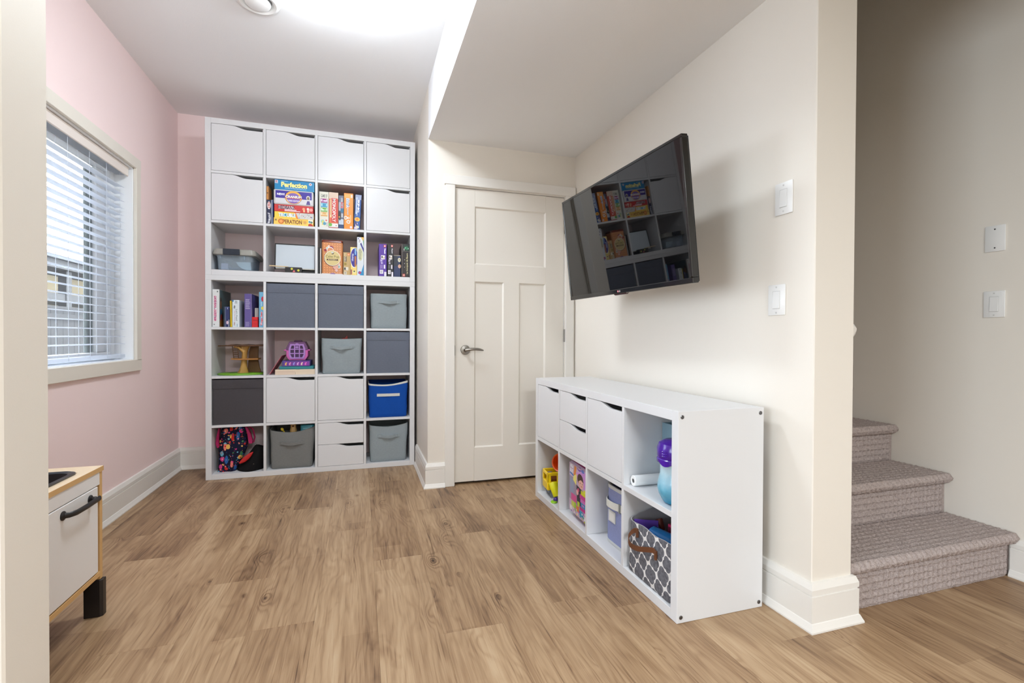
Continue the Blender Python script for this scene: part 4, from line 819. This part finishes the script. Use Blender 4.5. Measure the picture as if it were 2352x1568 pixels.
FLOR = mat('floral_navy_cotton', None, .8, spec=.2, fn=floral); MAG = mat('magenta_lining', (176, 22, 92), .7)
zf = U1.cell(0, 0)[1]
bag = thing('fabric_bag', 'navy cloth bag with bright flowers slumped in the bottom left cube', 'bag', (.150, .10, zf+.0004))
bm = BM(); rings = []
for z, x0, x1, hy in ((0, -.096, .026, .045), (.02, -.094, .034, .05), (.06, -.088, .055, .05), (.11, -.088, .076, .052), (.17, -.088, .098, .05), (.21, -.086, .100, .045), (.26, -.078, .096, .04), (.305, -.070, .092, .034), (.325, -.064, .088, .026)):
    c, h = (x0+x1)/2, (x1-x0)/2; rings.append([Vector((c+h*math.copysign(abs(math.cos(a))**.6, math.cos(a)), hy*math.copysign(abs(math.sin(a))**.7, math.sin(a))*(1+.10*math.sin(a*5+z*60)+.06*math.sin(a*9-z*90)), z)) for a in [2*PI*i/36 for i in range(36)]])
loft(bm, rings); obj('pouch', bm, FLOR, bag, True)
obj('strap', loft(BM(), [[Vector((x+dx, y, z)) for dx, y in ((-w_, -.02), (w_, -.022), (w_, .012), (-w_, .012))] for x, w_, z in ((-.085, .004, .315), (-.094, .009, .25), (-.096, .011, .205), (-.092, .006, .175))]), MAG, bag, 40)
obj('strap', loft(BM(), [[Vector((x+dx, y, z)) for dx, y in ((-w_, -.03), (w_, -.026), (w_, .0), (-w_, .0))] for x, w_, z in ((.094, .006, .318), (.112, .010, .27), (.122, .013, .22), (.124, .010, .195))]), MAG, bag, 40)
obj('strap_loop', tube(BM(), [(.100, .03, .315), (.130, .03, .29), (.142, .03, .23), (.134, .03, .195), (.118, .02, .19)], .0055, 6, True, .35), MAG, bag, True)
ht = thing('hat', 'black felt hat with a red brim edge slumped beside the flowered bag', 'hat', (.285, .13, zf+.0004))
FELT = mat('black_felt', (22, 21, 22), .9, spec=.15); RED = mat('red_felt', (186, 22, 22), .6)
bm = BM(); rings = []
for z, x0, x1, hy in ((0, -.108, .082, .115), (.012, -.112, .084, .117), (.05, -.07, .083, .10), (.09, -.045, .082, .085), (.125, -.022, .080, .07), (.15, -.004, .076, .05), (.168, .010, .030, .02)):
    c, h = (x0+x1)/2, (x1-x0)/2; rings.append([Vector((c+h*math.cos(a), hy*math.sin(a)*(1+.04*math.sin(3*a)), z+.004*math.sin(4*a))) for a in [2*PI*i/28 for i in range(28)]])
zmin = min(p.z for p in rings[0])
for p in rings[0]: p.z -= p.z
loft(bm, rings); obj('crown', bm, FELT, ht, True)
bm = BM(); rings = []
for i in range(13):
    f = i/12; c = Vector((-.080+.092*f, -.098+.01*f, .062+.075*f**1.2)); w_ = .0155*math.sin(PI*f)**.7+.0015; n = Vector((-.55, 0, .83))
    rings.append([c+n*w_*math.cos(a)+Vector((.3, -1, .2)).normalized()*.005*math.sin(a) for a in [2*PI*k/12 for k in range(12)]])
loft(bm, rings); obj('brim_edge', bm, RED, ht, True, 'red brim edge')
obj('snap', lathe(BM(), [(.001, .0), (.0028, .0), (.001, .0014)], 10, axis_mtx((.018, -.1045, .052), (0, -1, .35))), STEEL, ht)
# ------------------------------------------------------------------ television
tv = thing('television', 'black flat television tilted forward on a wall arm over the low unit', 'television', (2.2325, -1.829, 1.537))
def rotm(a, b, c):
    return (Matrix.Rotation(a, 3, 'Z') @ Matrix.Rotation(c, 3, 'X') @ Matrix.Rotation(b, 3, 'Y'))
tv.rotation_euler = rotm(-1.527, .0035, .1112).to_euler()
TWd, THt = 1.040, .575
SCR = mat('tv_screen_gloss', (7, 7, 8), .02, spec=.55); BEZ = mat('tv_bezel_gloss', (12, 12, 13), .12, spec=.7); TVB = mat('tv_back', (18, 18, 19), .5)
w2, h2, bz = TWd/2, THt/2, .013
box('screen', -w2+bz-.001, w2-bz+.001, .0015, .006, -h2+.022, h2-bz+.001, SCR, tv)
for q4 in ((-w2, w2, h2-bz, h2), (-w2, w2, -h2, -h2+.0225), (-w2, -w2+bz, -h2+.0225, h2-bz), (w2-bz, w2, -h2+.0225, h2-bz)): box('bezel', q4[0], q4[1], -.0005, .030, q4[2], q4[3], BEZ, tv, .003, 2)
box('back_cover', -w2+.004, w2-.004, .0305, .040, -h2+.004, h2-.004, TVB, tv, .004)
box('rear_housing', -.34, .34, .0402, .068, -.22, .12, TVB, tv, .01)
bm = BM(); prism(bm, [(-.06, -h2+.0005), (.06, -h2+.0005), (.045, -h2-.007), (-.045, -h2-.007)], 'y', .003, .02, .002); obj('sensor_lip', bm, mat('tv_lip', (70, 40, 44), .2), tv)
p = Print((-.02, -.0006, -h2+.004), (1, 0, 0), (0, 0, 1)); p.ell(.010, .0075, .0055, .0055, (196, 60, 84)).ell(.010, .0075, .003, .003, (236, 200, 206)).text('LG', .018, .003, .031, .012, (220, 214, 214), bold=.03); p.done('logo', tv)
box('mount_plate', -.11, .11, .0682, .074, -.11, .11, TVB, tv, .001)
am = thing('tv_wall_mount', 'black steel wall bracket holding the television', 'wall mount', (XR-.0005, -1.86, 1.56))
box('wall_plate', -.012, 0, -.04, .04, -.12, .12, BLACK, am, .002)
obj('arm', tube(BM(), [(-.012, .0, .0), (-.11, .03, .0), (-.19, .0, -.02), (-.268, .008, -.024)], .016, 10), BLACK, am)

# ------------------------------------------------------------------ things in the low unit (front face looks towards -x)
def at(o, x, y, z): o.location = (x, y, z); return o
# yellow bus
YEL = mat('bus_yellow', (240, 204, 20), .3); CHS = mat('bus_grey_chassis', (120, 128, 140), .5); WIN = mat('bus_dark_amber_inside', (110, 52, 14), .5)
bu = thing('toy_bus', 'yellow plastic toy bus with open windows parked in the left cube of the low unit', 'toy', (2.158, -1.116, .0388), (0, 0, math.radians(-6)))
# local: x along length into the unit, y across
def busbox(name, x0, x1, y0, y1, z0, z1, m=YEL, bev=.004, par=None): return obj(name, bx(BM(), x0, x1, y0, y1, z0, z1, bev, 2), m, par or bu)
bm = BM()
L_, Wd = .20, .056
bx(bm, 0, L_, -Wd, Wd, .050, .102, .006, 2)
for y in (-Wd+.005, Wd-.005):
    for x in (.012, .075, .135, .188): bx(bm, x-.0125, x+.0125, y-.005, y+.005, .098, .150, .003)
    bx(bm, 0, L_, y-.005, y+.005, .138, .160, .004)
for x in (.005, L_-.005):
    bx(bm, x-.005, x+.005, -Wd, Wd, .138, .160, .004); [bx(bm, x-.005, x+.005, y-.010, y+.010, .098, .146, .002) for y in (-Wd+.010, Wd-.010)]
obj('body', bm, YEL, bu)
busbox('seats', .03, .17, -.04, .04, .093, .115, WIN)

busbox('chassis', .012, L_-.012, -.048, .048, .030, .0498, CHS)
for x in (.045, .155):
    for y in (-.046, .046): obj('wheel', lathe(BM(), [(.02, -.006), (.025, -.004), (.025, .004), (.02, .006)], 20, axis_mtx((x, y, .0252), (0, 1, 0))), CHS, bu, True)
cu = thing('toy_cup', 'orange plastic cup lying on top of the toy bus', 'toy', (2.240, -1.160, .252), axis_mtx((0, 0, 0), (-.80, -.58, .16)).to_euler())
ORM = mat('orange_plastic', (236, 92, 28), .35)
obj('bowl', lathe(BM(), [(.001, -.055), (.036, -.053), (.040, -.048), (.052, -.006), (.056, -.003), (.057, .002), (.054, .004), (.049, .001), (.038, -.045), (.001, -.047)], 36, None, True, True), ORM, cu, True)
tb = thing('toy_tumbler', 'yellow plastic tumbler tipped over in front of the toy bus', 'toy', (2.185, -1.212, .108), axis_mtx((0, 0, 0), (.15, -.50, -1)).to_euler())
obj('shell', lathe(BM(), [(.001, -.042), (.024, -.041), (.027, -.036), (.021, .040), (.019, .044), (.001, .044)], 28), mat('lemon_plastic', (228, 224, 24), .25), tb, True)
pb = obj('toy_ball', lathe(BM(), [(.0145*math.sin(a)+1e-5, -.0145*math.cos(a)) for a in [PI*i/12 for i in range(13)]], 20), mat('purple_plastic', (70, 40, 140), .3), None, True); at(pb, 2.180, -1.240, .0535); tag(pb, 'small purple toy ball below the yellow tumbler', 'toy')
gd = obj('toy_disc', lathe(BM(), [(.001, 0), (.018, 0), (.020, .003), (.018, .009), (.001, .010)], 20), mat('lime_plastic', (150, 206, 40), .35), None, True); at(gd, 2.166, -1.246, .0391); tag(gd, 'lime green toy disc at the front edge beside the purple ball', 'toy')
# bag of blocks
bb = thing('toy_block_bag', 'clear pink bag of toy blocks with a child pictured on it', 'toy bag', (2.170, -1.572, .0388), (0, 0, math.radians(-3)))
bm = BM(); rings = []
for z, hx, hy in ((0, .012, .132), (.012, .03, .133), (.06, .055, .135), (.16, .06, .137), (.26, .05, .135), (.305, .02, .131), (.325, .004, .130)):
    rings.append(rrect(.062, 0, hx, hy, min(.03, hx*.9), z, 5))
loft(bm, rings); obj('pouch', bm, clear('bag_film', (206, 190, 206), .8, .12), bb, True)
# printed front follows the bag with two facets: frame of print on a flat sheet in front of the film
sh = obj('front_sheet', loft(BM(), [[Vector((x+dx, y, z)) for dx, y in ((0, -.128), (.0012, -.128), (.0012, .128), (0, .128))] for x, z in ((.040, .004), (.0, .030), (.0, .296), (.045, .322))]), card((196, 172, 196)), bb)
class SQ(Q):
    def __init__(s, w, h):
        s.w, s.h = w, h; s.p = Print((0, 0, 0), (0, -1, 0), (0, 0, 1)); pr = [(.040, .004), (.0, .030), (.0, .296), (.045, .322)]
        def P(a, b):
            z = max(.004, min(.322, b)); x = np.interp(z, [p[1] for p in pr], [p[0] for p in pr]); return Vector((x-.0006-.00002*s.p.k, w/2-a, b))
        s.p.P = P
q = SQ(.252, .322)
q.R(.0, .30, .42, .70, (150, 140, 160)).R(.06, .42, .26, .66, (140, 150, 176)).R(.0, .945, .98, .975, (140, 20, 90)).R(0, .015, 1, .045, (136, 14, 86)).G([(.02, .74), (.25, .72), (.28, .93), (.06, .94)], (26, 110, 170)).T('MEGA', .06, .85, .24, .91, (240, 246, 250), bold=.04).T('BLOKS', .05, .77, .23, .83, (240, 246, 250), bold=.04)
q.G([(.28, .93), (.98, .92), (.98, .60), (.6, .62), (.40, .80)], (196, 140, 206)).G([(.30, .92), (.42, .90), (.36, .76), (.24, .74)], (214, 130, 50)).G([(.24, .72), (.42, .80), (.40, .60), (.22, .66)], (232, 222, 120)).E(.56, .90, .10, .03, (110, 60, 170)).E(.75, .90, .08, .025, (90, 110, 190))
q.E(.62, .74, .16, .095, (70, 40, 36)).E(.66, .68, .13, .085, (226, 176, 160)).G([(.52, .70), (.56, .78), (.78, .76), (.80, .72), (.66, .745)], (74, 44, 38)).E(.62, .685, .018, .008, (50, 34, 34)).E(.74, .69, .018, .008, (50, 34, 34)).E(.70, .645, .035, .008, (170, 70, 80)).G([(.42, .62), (.58, .60), (.78, .58), (.80, .30), (.46, .28)], (40, 38, 52)).E(.47, .50, .06, .045, (226, 170, 160)).E(.52, .55, .05, .03, (206, 70, 120))
for a, b, c, d, col in ((.66, .50, .98, .58, (206, 206, 40)), (.80, .56, .96, .62, (214, 220, 60)), (.60, .44, .98, .51, (190, 50, 140)), (.64, .38, .98, .44, (196, 110, 180)), (.66, .31, .98, .385, (40, 140, 180)), (.72, .335, .84, .36, (200, 110, 190)), (.60, .25, .98, .31, (186, 44, 136)), (.42, .18, .56, .27, (214, 120, 50)), (.58, .15, .80, .24, (50, 150, 180)), (.80, .13, .98, .19, (226, 220, 226)), (.12, .30, .42, .42, (206, 80, 140)), (.14, .19, .30, .29, (196, 200, 90)), (.05, .12, .2, .2, (226, 220, 220)), (.20, .07, .36, .17, (200, 120, 190)), (.36, .06, .5, .15, (60, 140, 190)), (.5, .05, .64, .14, (226, 150, 70)), (.64, .06, .8, .13, (180, 80, 190)), (.8, .05, .97, .12, (140, 190, 70)), (.30, .20, .40, .30, (150, 190, 60)), (.48, .28, .60, .36, (176, 190, 50))): q.R(a, b, c, d, col)
for k in range(26): q.C(.06+.88*((k*29) % 31)/31, .06+.17*((k*17) % 13)/13, .006, random.choice([(206, 70, 150), (236, 236, 230), (60, 150, 190), (230, 190, 60), (130, 190, 80), (120, 70, 170)]))
q.done(bb)
# hamper bin
hm = thing('fabric_hamper', 'blue-grey rounded fabric hamper with grey strap in the low unit', 'storage bin', (2.345, -1.902, .0388))
bm = BM(); H_ = .285
rings = [rrect(0, 0, a, b, .085, z, 8) for a, b, z in ((.128, .135, 0), (.134, .141, .004), (.135, .142, .012), (.137, .137, .10), (.139, .130, .20), (.141, .123, H_))]
loft(bm, rings, True, False); loft(bm, [rrect(0, 0, .141, .123, .085, H_, 8), rrect(0, 0, .137, .119, .082, H_, 8), rrect(0, 0, .130, .130, .08, .02, 8)], False, True); obj('body', bm, FB_LAV, hm, True)
bm = BM(); loft(bm, [rrect(0, 0, a, b, .086, z, 8) for a, b, z in ((.1405, .1225, H_-.016), (.1425, .1245, H_-.015), (.143, .125, H_+.001), (.136, .118, H_+.001), (.1355, .1175, H_-.02))], False, False); obj('rim_trim', bm, mat('grey_piping', (196, 198, 196), .8), hm, True)
bm = BM(); loft(bm, [rrect(0, 0, a, b, .086, z, 8) for a, b, z in ((.1345, .1415, .001), (.1362, .1432, .002), (.1362, .1432, .014), (.1350, .142, .015))], False, False); obj('base_trim', bm, MATS['grey_piping'], hm, True)
bm = BM(); L = []
for i in range(15):
    f = i/14; y = .098-.165*f; z = .205-.006*f; off = -.1385+(max(0, (abs(y)-.045))/.08)**2*.052 - .018*max(0, 1-((f-.45)/.40)**2)
    L.append([(off, y, z-.017), (off-.003, y, z-.017), (off-.003, y, z+.017), (off, y, z+.017)])
loft(bm, L); obj('strap', bm, FB_WHITE, hm, 40)
box('strap_loop', -.146, -.1385, -.052, -.040, .178, .221, mat('strap_grey', (140, 142, 138), .7), hm, .001)
box('label_holder', -.1415, -.1376, -.005, .060, .110, .165, mat('label_silver', (206, 208, 206), .35), hm, .001)
box('label_card', -.1422, -.1414, .003, .048, .117, .157, mat('label_paper', (226, 226, 222), .5), hm)
# trellis basket
def trellis(t):
    tc = t.new('ShaderNodeTexCoord'); x, y, z = t.sep(tc.outputs['Object'])[0:3]
    u = t.m('DIVIDE', t.m('SUBTRACT', x, y), .086); v = t.m('DIVIDE', z, .086)
    u2 = t.m('ADD', t.m('MULTIPLY', u, .94), t.m('MULTIPLY', v, .34)); v2 = t.m('SUBTRACT', t.m('MULTIPLY', v, .94), t.m('MULTIPLY', u, .34))
    def quat(off, r, R):
        a = t.m('ABSOLUTE', t.m('SUBTRACT', t.m('FRACT', t.m('ADD', u2, off)), .5)); b = t.m('ABSOLUTE', t.m('SUBTRACT', t.m('FRACT', t.m('ADD', v2, off)), .5))
        def dist(cx, cy): return t.m('SQRT', t.m('ADD', t.m('POWER', t.m('ABSOLUTE', t.m('SUBTRACT', a, cx)), 2.0), t.m('POWER', t.m('ABSOLUTE', t.m('SUBTRACT', b, cy)), 2.0)))
        return t.m('SUBTRACT', t.m('MINIMUM', dist(r, 0.0), dist(0.0, r)), R)
    d = t.m('MINIMUM', quat(0.0, .200, .222), quat(.5, .165, .188))
    n = t.noise(tc.outputs['Object'], 90, 3)
    g = t.ramp(n, [(.3, lin((84, 84, 90))), (.7, lin((118, 118, 124)))])
    t.l.new(t.mix(t.m('GREATER_THAN', d, .0), g, lin((224, 222, 220))), t.b.inputs['Base Color'])
TREL = mat('grey_trellis_canvas', None, .85, spec=.2, fn=trellis); LEATH = mat('brown_leather', (98, 58, 34), .45)
bk = thing('storage_basket', 'grey basket with white trellis pattern and leather handle in the low unit', 'basket', (2.152, -2.249, .0388))
bm = BM(); n = 12; rings = []
def bring(f, inset):
    R = rring(.150, 0, .148-inset-.004*f, .158-inset-.003*math.sin(PI*f), .028, .215*f, 4, 12); out = []
    for p in R:
        c = math.cos(min(1, abs(p.y)/.158)*PI/2); fr = max(0.0, 1-p.x/.13); q = p.copy()
        q.x -= fr*c*.004*math.sin(PI*f)*(1+.6*math.sin(9*p.y*6+f*4)); q.x += .005*fr*f
        q.z += f**3*(.050*min(1, p.x/.20)+.004*math.sin(p.y*40)*(1-min(1, p.x/.1))); out.append(q)
    return out
loft(bm, [bring(f, .006 if f == 0 else 0) for f in (0, .03, .15, .3, .45, .6, .75, .88, 1)], True, False); obj('outside', bm, TREL, bk, 50)
bm = BM(); loft(bm, [bring(1, 0), bring(1, .004), bring(.8, .006), bring(.4, .008), bring(.04, .012)], False, True); obj('lining', bm, mat('grey_lining', (150, 148, 152), .9), bk, True)
hp = [(.004, .076, .192), (-.003, .094, .184), (-.014, .110, .160), (-.020, .104, .141), (-.024, .078, .132), (-.022, .03, .138), (-.012, -.03, .158), (-.006, -.052, .164), (-.002, -.062, .158)]
sm_ = []
for i in range(len(hp)-1):
    for k in range(4):
        P_ = [Vector(hp[max(0, min(len(hp)-1, i+j))]) for j in (-1, 0, 1, 2)]; t_ = k/4
        sm_.append(.5*((2*P_[1])+(P_[2]-P_[0])*t_+(2*P_[0]-5*P_[1]+4*P_[2]-P_[3])*t_*t_+(3*P_[1]-P_[0]-3*P_[2]+P_[3])*t_**3))
sm_ = sm_+[Vector(hp[-1])]; L = []
for i, q_ in enumerate(sm_):
    t_ = (sm_[min(i+1, len(sm_)-1)]-sm_[max(i-1, 0)]); n_ = Vector((t_.y, -t_.x, 0)).normalized()*.0014; v_ = Vector((0, 0, .0105))
    L.append([q_+n_+v_, q_-n_+v_, q_-n_-v_, q_+n_-v_])
obj('handle', loft(BM(), L), LEATH, bk, 50, 'brown leather handle')
for y, z in ((.070, .188), (-.062, .152)): box('handle_tab', -.0055, .004, y-.005, y+.005, z-.022, z+.014, LEATH, bk, .001)
fb = .0388
o = obj('toy_canister', tube(BM(), [(0, .060, 0), (0, .052, 0), (0, -.105, .0), (0, -.113, .0)], [.027, .034, .034, .027], 24), mat('bright_blue_plastic', (18, 110, 180), .3), None, True); at(o, 2.236, -2.236, fb+.172); o.rotation_euler = (.0, 0, math.radians(12)); tag(o, 'blue toy canister lying in the trellis basket', 'toy')
o = obj('toy_carton', bx(BM(), -.03, .03, -.035, .035, -.10, .10, .002), card((176, 40, 84)), None); at(o, 2.312, -2.240, fb+.118); tag(o, 'pink toy carton standing at the back of the trellis basket', 'toy box')
p = Print((-.0305, .035, -.10), (0, -1, 0), (0, 0, 1)); p.rect(.004, .1, .066, .19, (96, 24, 48)); [p.ell(.01+.05*((k*7) % 9)/9, .02+.08*((k*5) % 11)/11, .006, .006, random.choice([(230, 90, 140), (90, 170, 210), (240, 200, 220)])) for k in range(9)]; p.done('front_print', o)
o = obj('toy_horse', tube(BM(), [(0, .03, -.08), (0, .028, .0), (0, .02, .03), (0, .034, .055), (0, .052, .045), (0, .060, .036)], [.016, .015, .011, .013, .010, .006], 12), mat('reddish_brown_toy', (104, 40, 28), .45), None, True); at(o, 2.296, -2.165, fb+.148); tag(o, 'reddish brown toy horse head in the trellis basket', 'toy')
o = obj('purple_folder', bx(BM(), -.002, .002, -.05, .05, -.10, .10, .001), card((84, 50, 150)), None); at(o, 2.215, -2.15, fb+.118); o.rotation_euler = (0, .12, math.radians(62)); tag(o, 'purple card inside the left side of the trellis basket', 'card')
# bottle, roll and bin in the open upper cube
zs = .3965
def bottle_fn(t):
    tc = t.new('ShaderNodeTexCoord'); z = t.sep(tc.outputs['Object'])[2]; n = t.noise(tc.outputs['Object'], 30, 3)
    c = t.ramp(t.m('ADD', t.m('DIVIDE', z, .17), t.m('MULTIPLY', t.m('SUBTRACT', n, .5), .35)), [(.05, lin((30, 140, 176))), (.35, lin((110, 180, 208))), (.7, lin((176, 210, 224))), (1, lin((206, 222, 228)))])
    t.l.new(c, t.b.inputs['Base Color']); t.bump(t.noise(tc.outputs['Object'], 60, 2), .25, .003)
bt = thing('toy_bottle', 'blue frosted bottle with a purple cap standing in the open cube', 'bottle', (2.222, -2.3405, zs))
obj('vessel', lathe(BM(), [(.001, 0), (.040, 0), (.050, .006), (.066, .035), (.0715, .06), (.068, .085), (.061, .115), (.061, .150), (.064, .172)], 40), mat('bottle_blue', None, .2, fn=bottle_fn), bt, True)
bm = BM(); lathe(bm, [(.066, .155), (.074, .157), (.074, .172), (.070, .176), (.0735, .182), (.0735, .212), (.066, .232), (.045, .243), (.001, .246)], 40)
for v in bm.verts:
    if v.co.z < .16 and v.co.xy.length > .06: v.co.z += .008*math.sin(5*math.atan2(v.co.y, v.co.x))
obj('cap', bm, mat('cap_purple', (70, 24, 150), .2), bt, True)
for k in range(9):
    a = 3.3+.12*(k % 3); obj('bead', lathe(BM(), [(.001, -.0035), (.0035, 0), (.001, .0035)], 8, axis_mtx((.0735*math.cos(a), .0735*math.sin(a), .188+.009*(k//3)), (math.cos(a), math.sin(a), 0))), MATS['cap_purple'], bt)
pr_ = thing('paper_roll', 'white rolled paper lying on the shelf of the open cube', 'paper roll', (2.172, -2.112, zs+.0232))
obj('roll', lathe(BM(), [(.009, .001), (.010, 0), (.021, 0), (.0228, .002), (.0228, .158), (.021, .160), (.009, .16)], 32, axis_mtx((0, 0, 0), (1, -.02, 0)), False, True), mat('roll_white', (238, 240, 240), .8), pr_, True)
bm = BM(); bx(bm, 0, .006, -.22, 0, 0, .262); bx(bm, .006, .15, -.006, 0, 0, .262); bx(bm, .006, .15, -.22, -.214, 0, .262); bx(bm, .144, .15, -.214, -.006, 0, .262); bx(bm, .006, .144, -.214, -.006, 0, .006)
o = obj('open_box', bm, card((134, 166, 182)), None); at(o, 2.335, -2.086, zs+.0004); tag(o, 'pale blue open-topped box behind the blue bottle', 'box')

# ------------------------------------------------------------------ toy kitchen by the left wall
tk = thing('toy_kitchen', 'white toy kitchen cabinet with birch top and black handle by the near wall', 'toy kitchen', (-.06, -2.12, 0))
def kpart(name, x0, x1, y0, y1, z0, z1, m, bev=.001, seg=1, par=None, label=None): return obj(name, bx(BM(), x0+.06, x1+.06, y0+2.12, y1+2.12, z0, z1, bev, seg), m, par or tk, label=label)
KW = mat('toy_white_lacquer', (233, 230, 228), .35); KB = mat('toy_black_plastic', (30, 26, 26), .38); SINK = mat('sink_black', (34, 33, 38), .3)
sx0, sx1, sy0, sy1 = -.20, .104, -2.23, -1.852
bm = BM()
for q4 in ((-.252, sx0, -2.48, -1.762), (sx1, .1405, -2.48, -1.762), (sx0, sx1, sy1, -1.762), (sx0, sx1, -2.48, sy0)): bx(bm, q4[0]+.06, q4[1]+.06, q4[2]+2.12, q4[3]+2.12, .5352, .5525)
obj('worktop', bm, PLYTOP, tk)
bm = BM(); bx(bm, .1405+.06, .1415+.06, -.36, -1.761+2.12, .5352, .5525); bx(bm, -.252+.06, .1415+.06, -1.762+2.12, -1.761+2.12, .5352, .5525); obj('worktop_edge', bm, PLYEDGE, tk)
cx, cy, hx, hy = (sx0+sx1)/2+.06, (sy0+sy1)/2+2.12, (sx1-sx0)/2, (sy1-sy0)/2
bm = BM(); loft(bm, [rrect(cx, cy, hx+a, hy+a, r, z, 6) for a, r, z in ((.006, .04, .5528), (.006, .04, .558), (-.002, .035, .561), (-.012, .03, .556), (-.02, .03, .50), (-.05, .03, .475))], False, True); obj('sink_basin', bm, SINK, tk, True)
kpart('side_panel', -.25, .1385, -1.783, -1.765, .137, .535, PLYEDGE); kpart('side_panel', -.25, .1385, -2.478, -2.46, .137, .535, PLYEDGE)
kpart('top_rail', .123, .1385, -2.459, -1.7835, .488, .5348, KW); kpart('bottom_board', -.25, .1395, -2.459, -1.7835, .150, .168, PLYEDGE); kpart('back_panel', -.252, -.244, -2.459, -1.7835, .169, .534, KW)
dk = kpart('door', .1235, .1395, -2.12, -1.7985, .172, .485, KW, .002); dk2 = kpart('door', .1235, .1395, -2.459, -2.123, .172, .485, KW, .002)
for d_, yc in ((dk, -1.935), (dk2, -2.29)):
    bm = BM(); X = .1395+.06; Y = yc+2.12; Z = .455
    pts = [(X+.004, Y-.082, Z), (X+.016, Y-.078, Z), (X+.026, Y-.055, Z), (X+.028, Y, Z), (X+.026, Y+.060, Z), (X+.025, Y+.090, Z)]
    tube(bm, pts, [.009, .009, .0095, .0095, .0095, .0095], 10, True, .6); bx(bm, X+.004, X+.020, Y+.074, Y+.090, Z-.008, Z+.008, .003)
    for yy in (-.082, .082): lathe(bm, [(.015, 0), (.015, .003), (.011, .006), (.006, .007)], 20, axis_mtx((X, Y+yy, Z), (1, 0, 0)))
    obj('handle', bm, KB, d_, 45, label='black pull handle')
for y0 in (-1.7885, -2.483):
    for x0, x1 in ((.090, .1465), (-.255, -.2)):
        bm = BM(); prism(bm, [(x0+.06, y0+2.12), (x1-.008+.06, y0+2.12), (x1+.06, y0+2.128), (x1+.06, y0+2.149), (x0+.06, y0+2.149)], 'z', .0005, .1365, .001); obj('foot', bm, KB, tk)

# ------------------------------------------------------------------ outside the window
gr = struct('ground_outside', bx(BM(), -16, -.8, -6, 30, -.4, -.3), mat('ground_dirt', (50, 46, 38), .9)); gr.name = 'ground'
fe = thing('fence', 'dark brown board fence outside the window', 'fence', (-3.0, 4.8, -.3))
FW = mat('fence_dark_brown', (9, 6, 5), .8, bump=(30, .4, .004)); bmesh_b = None
for k in range(48):
    y = -1.6+k*.142-2.2
    if bmesh_b is None: ob = box('board', -.012, .012, 0, .138, 0, 1.70, FW, fe, .002); bmesh_b = ob.data
    else: ob = link(bpy.data.objects.new('board', bmesh_b), fe)
    ob.location = (0, y, 0)
box('rail', .0125, .045, -3.8, 3.0, 1.55, 1.63, FW, fe); box('cap_rail', -.05, .05, -3.8, 3.0, 1.7005, 1.736, FW, fe)
hs = thing('neighbour_house', 'beige neighbouring house with dark porch posts beyond the fence', 'house', (-9.0, 13.5, -.3))
HW = mat('house_beige', (128, 114, 84), .8); HD = mat('house_dark_trim', (22, 20, 19), .7); HR = mat('house_roof_grey', (62, 64, 68), .8)
box('wall', -4, 0, -7, 7, 0, 3.55, HW, hs)
box('fascia', .0005, 1.3, -7, 7, 3.36, 3.62, HD, hs); bm = BM(); prism(bm, [(-4.4, 3.6205), (1.45, 3.6205), (1.45, 3.72), (-1.4, 4.6), (-4.4, 4.0)], 'y', -7.3, 7.3); obj('roof', bm, HR, hs)
for y in (-1.6, 1.5, 4.4): box('porch_post', .9, 1.12, y, y+.30, 0, 3.359, HD, hs)
box('porch_beam', .0005, 1.1, -7, 7, 2.35, 2.62, HD, hs)
for y in (-.9, 2.6): f = box('window', .0005, .05, y, y+1.3, 1.0, 2.1, HD, hs); box('pane', .0502, .06, y+.08, y+1.22, 1.08, 2.02, mat('far_window_glass', (84, 90, 66), .2), f)
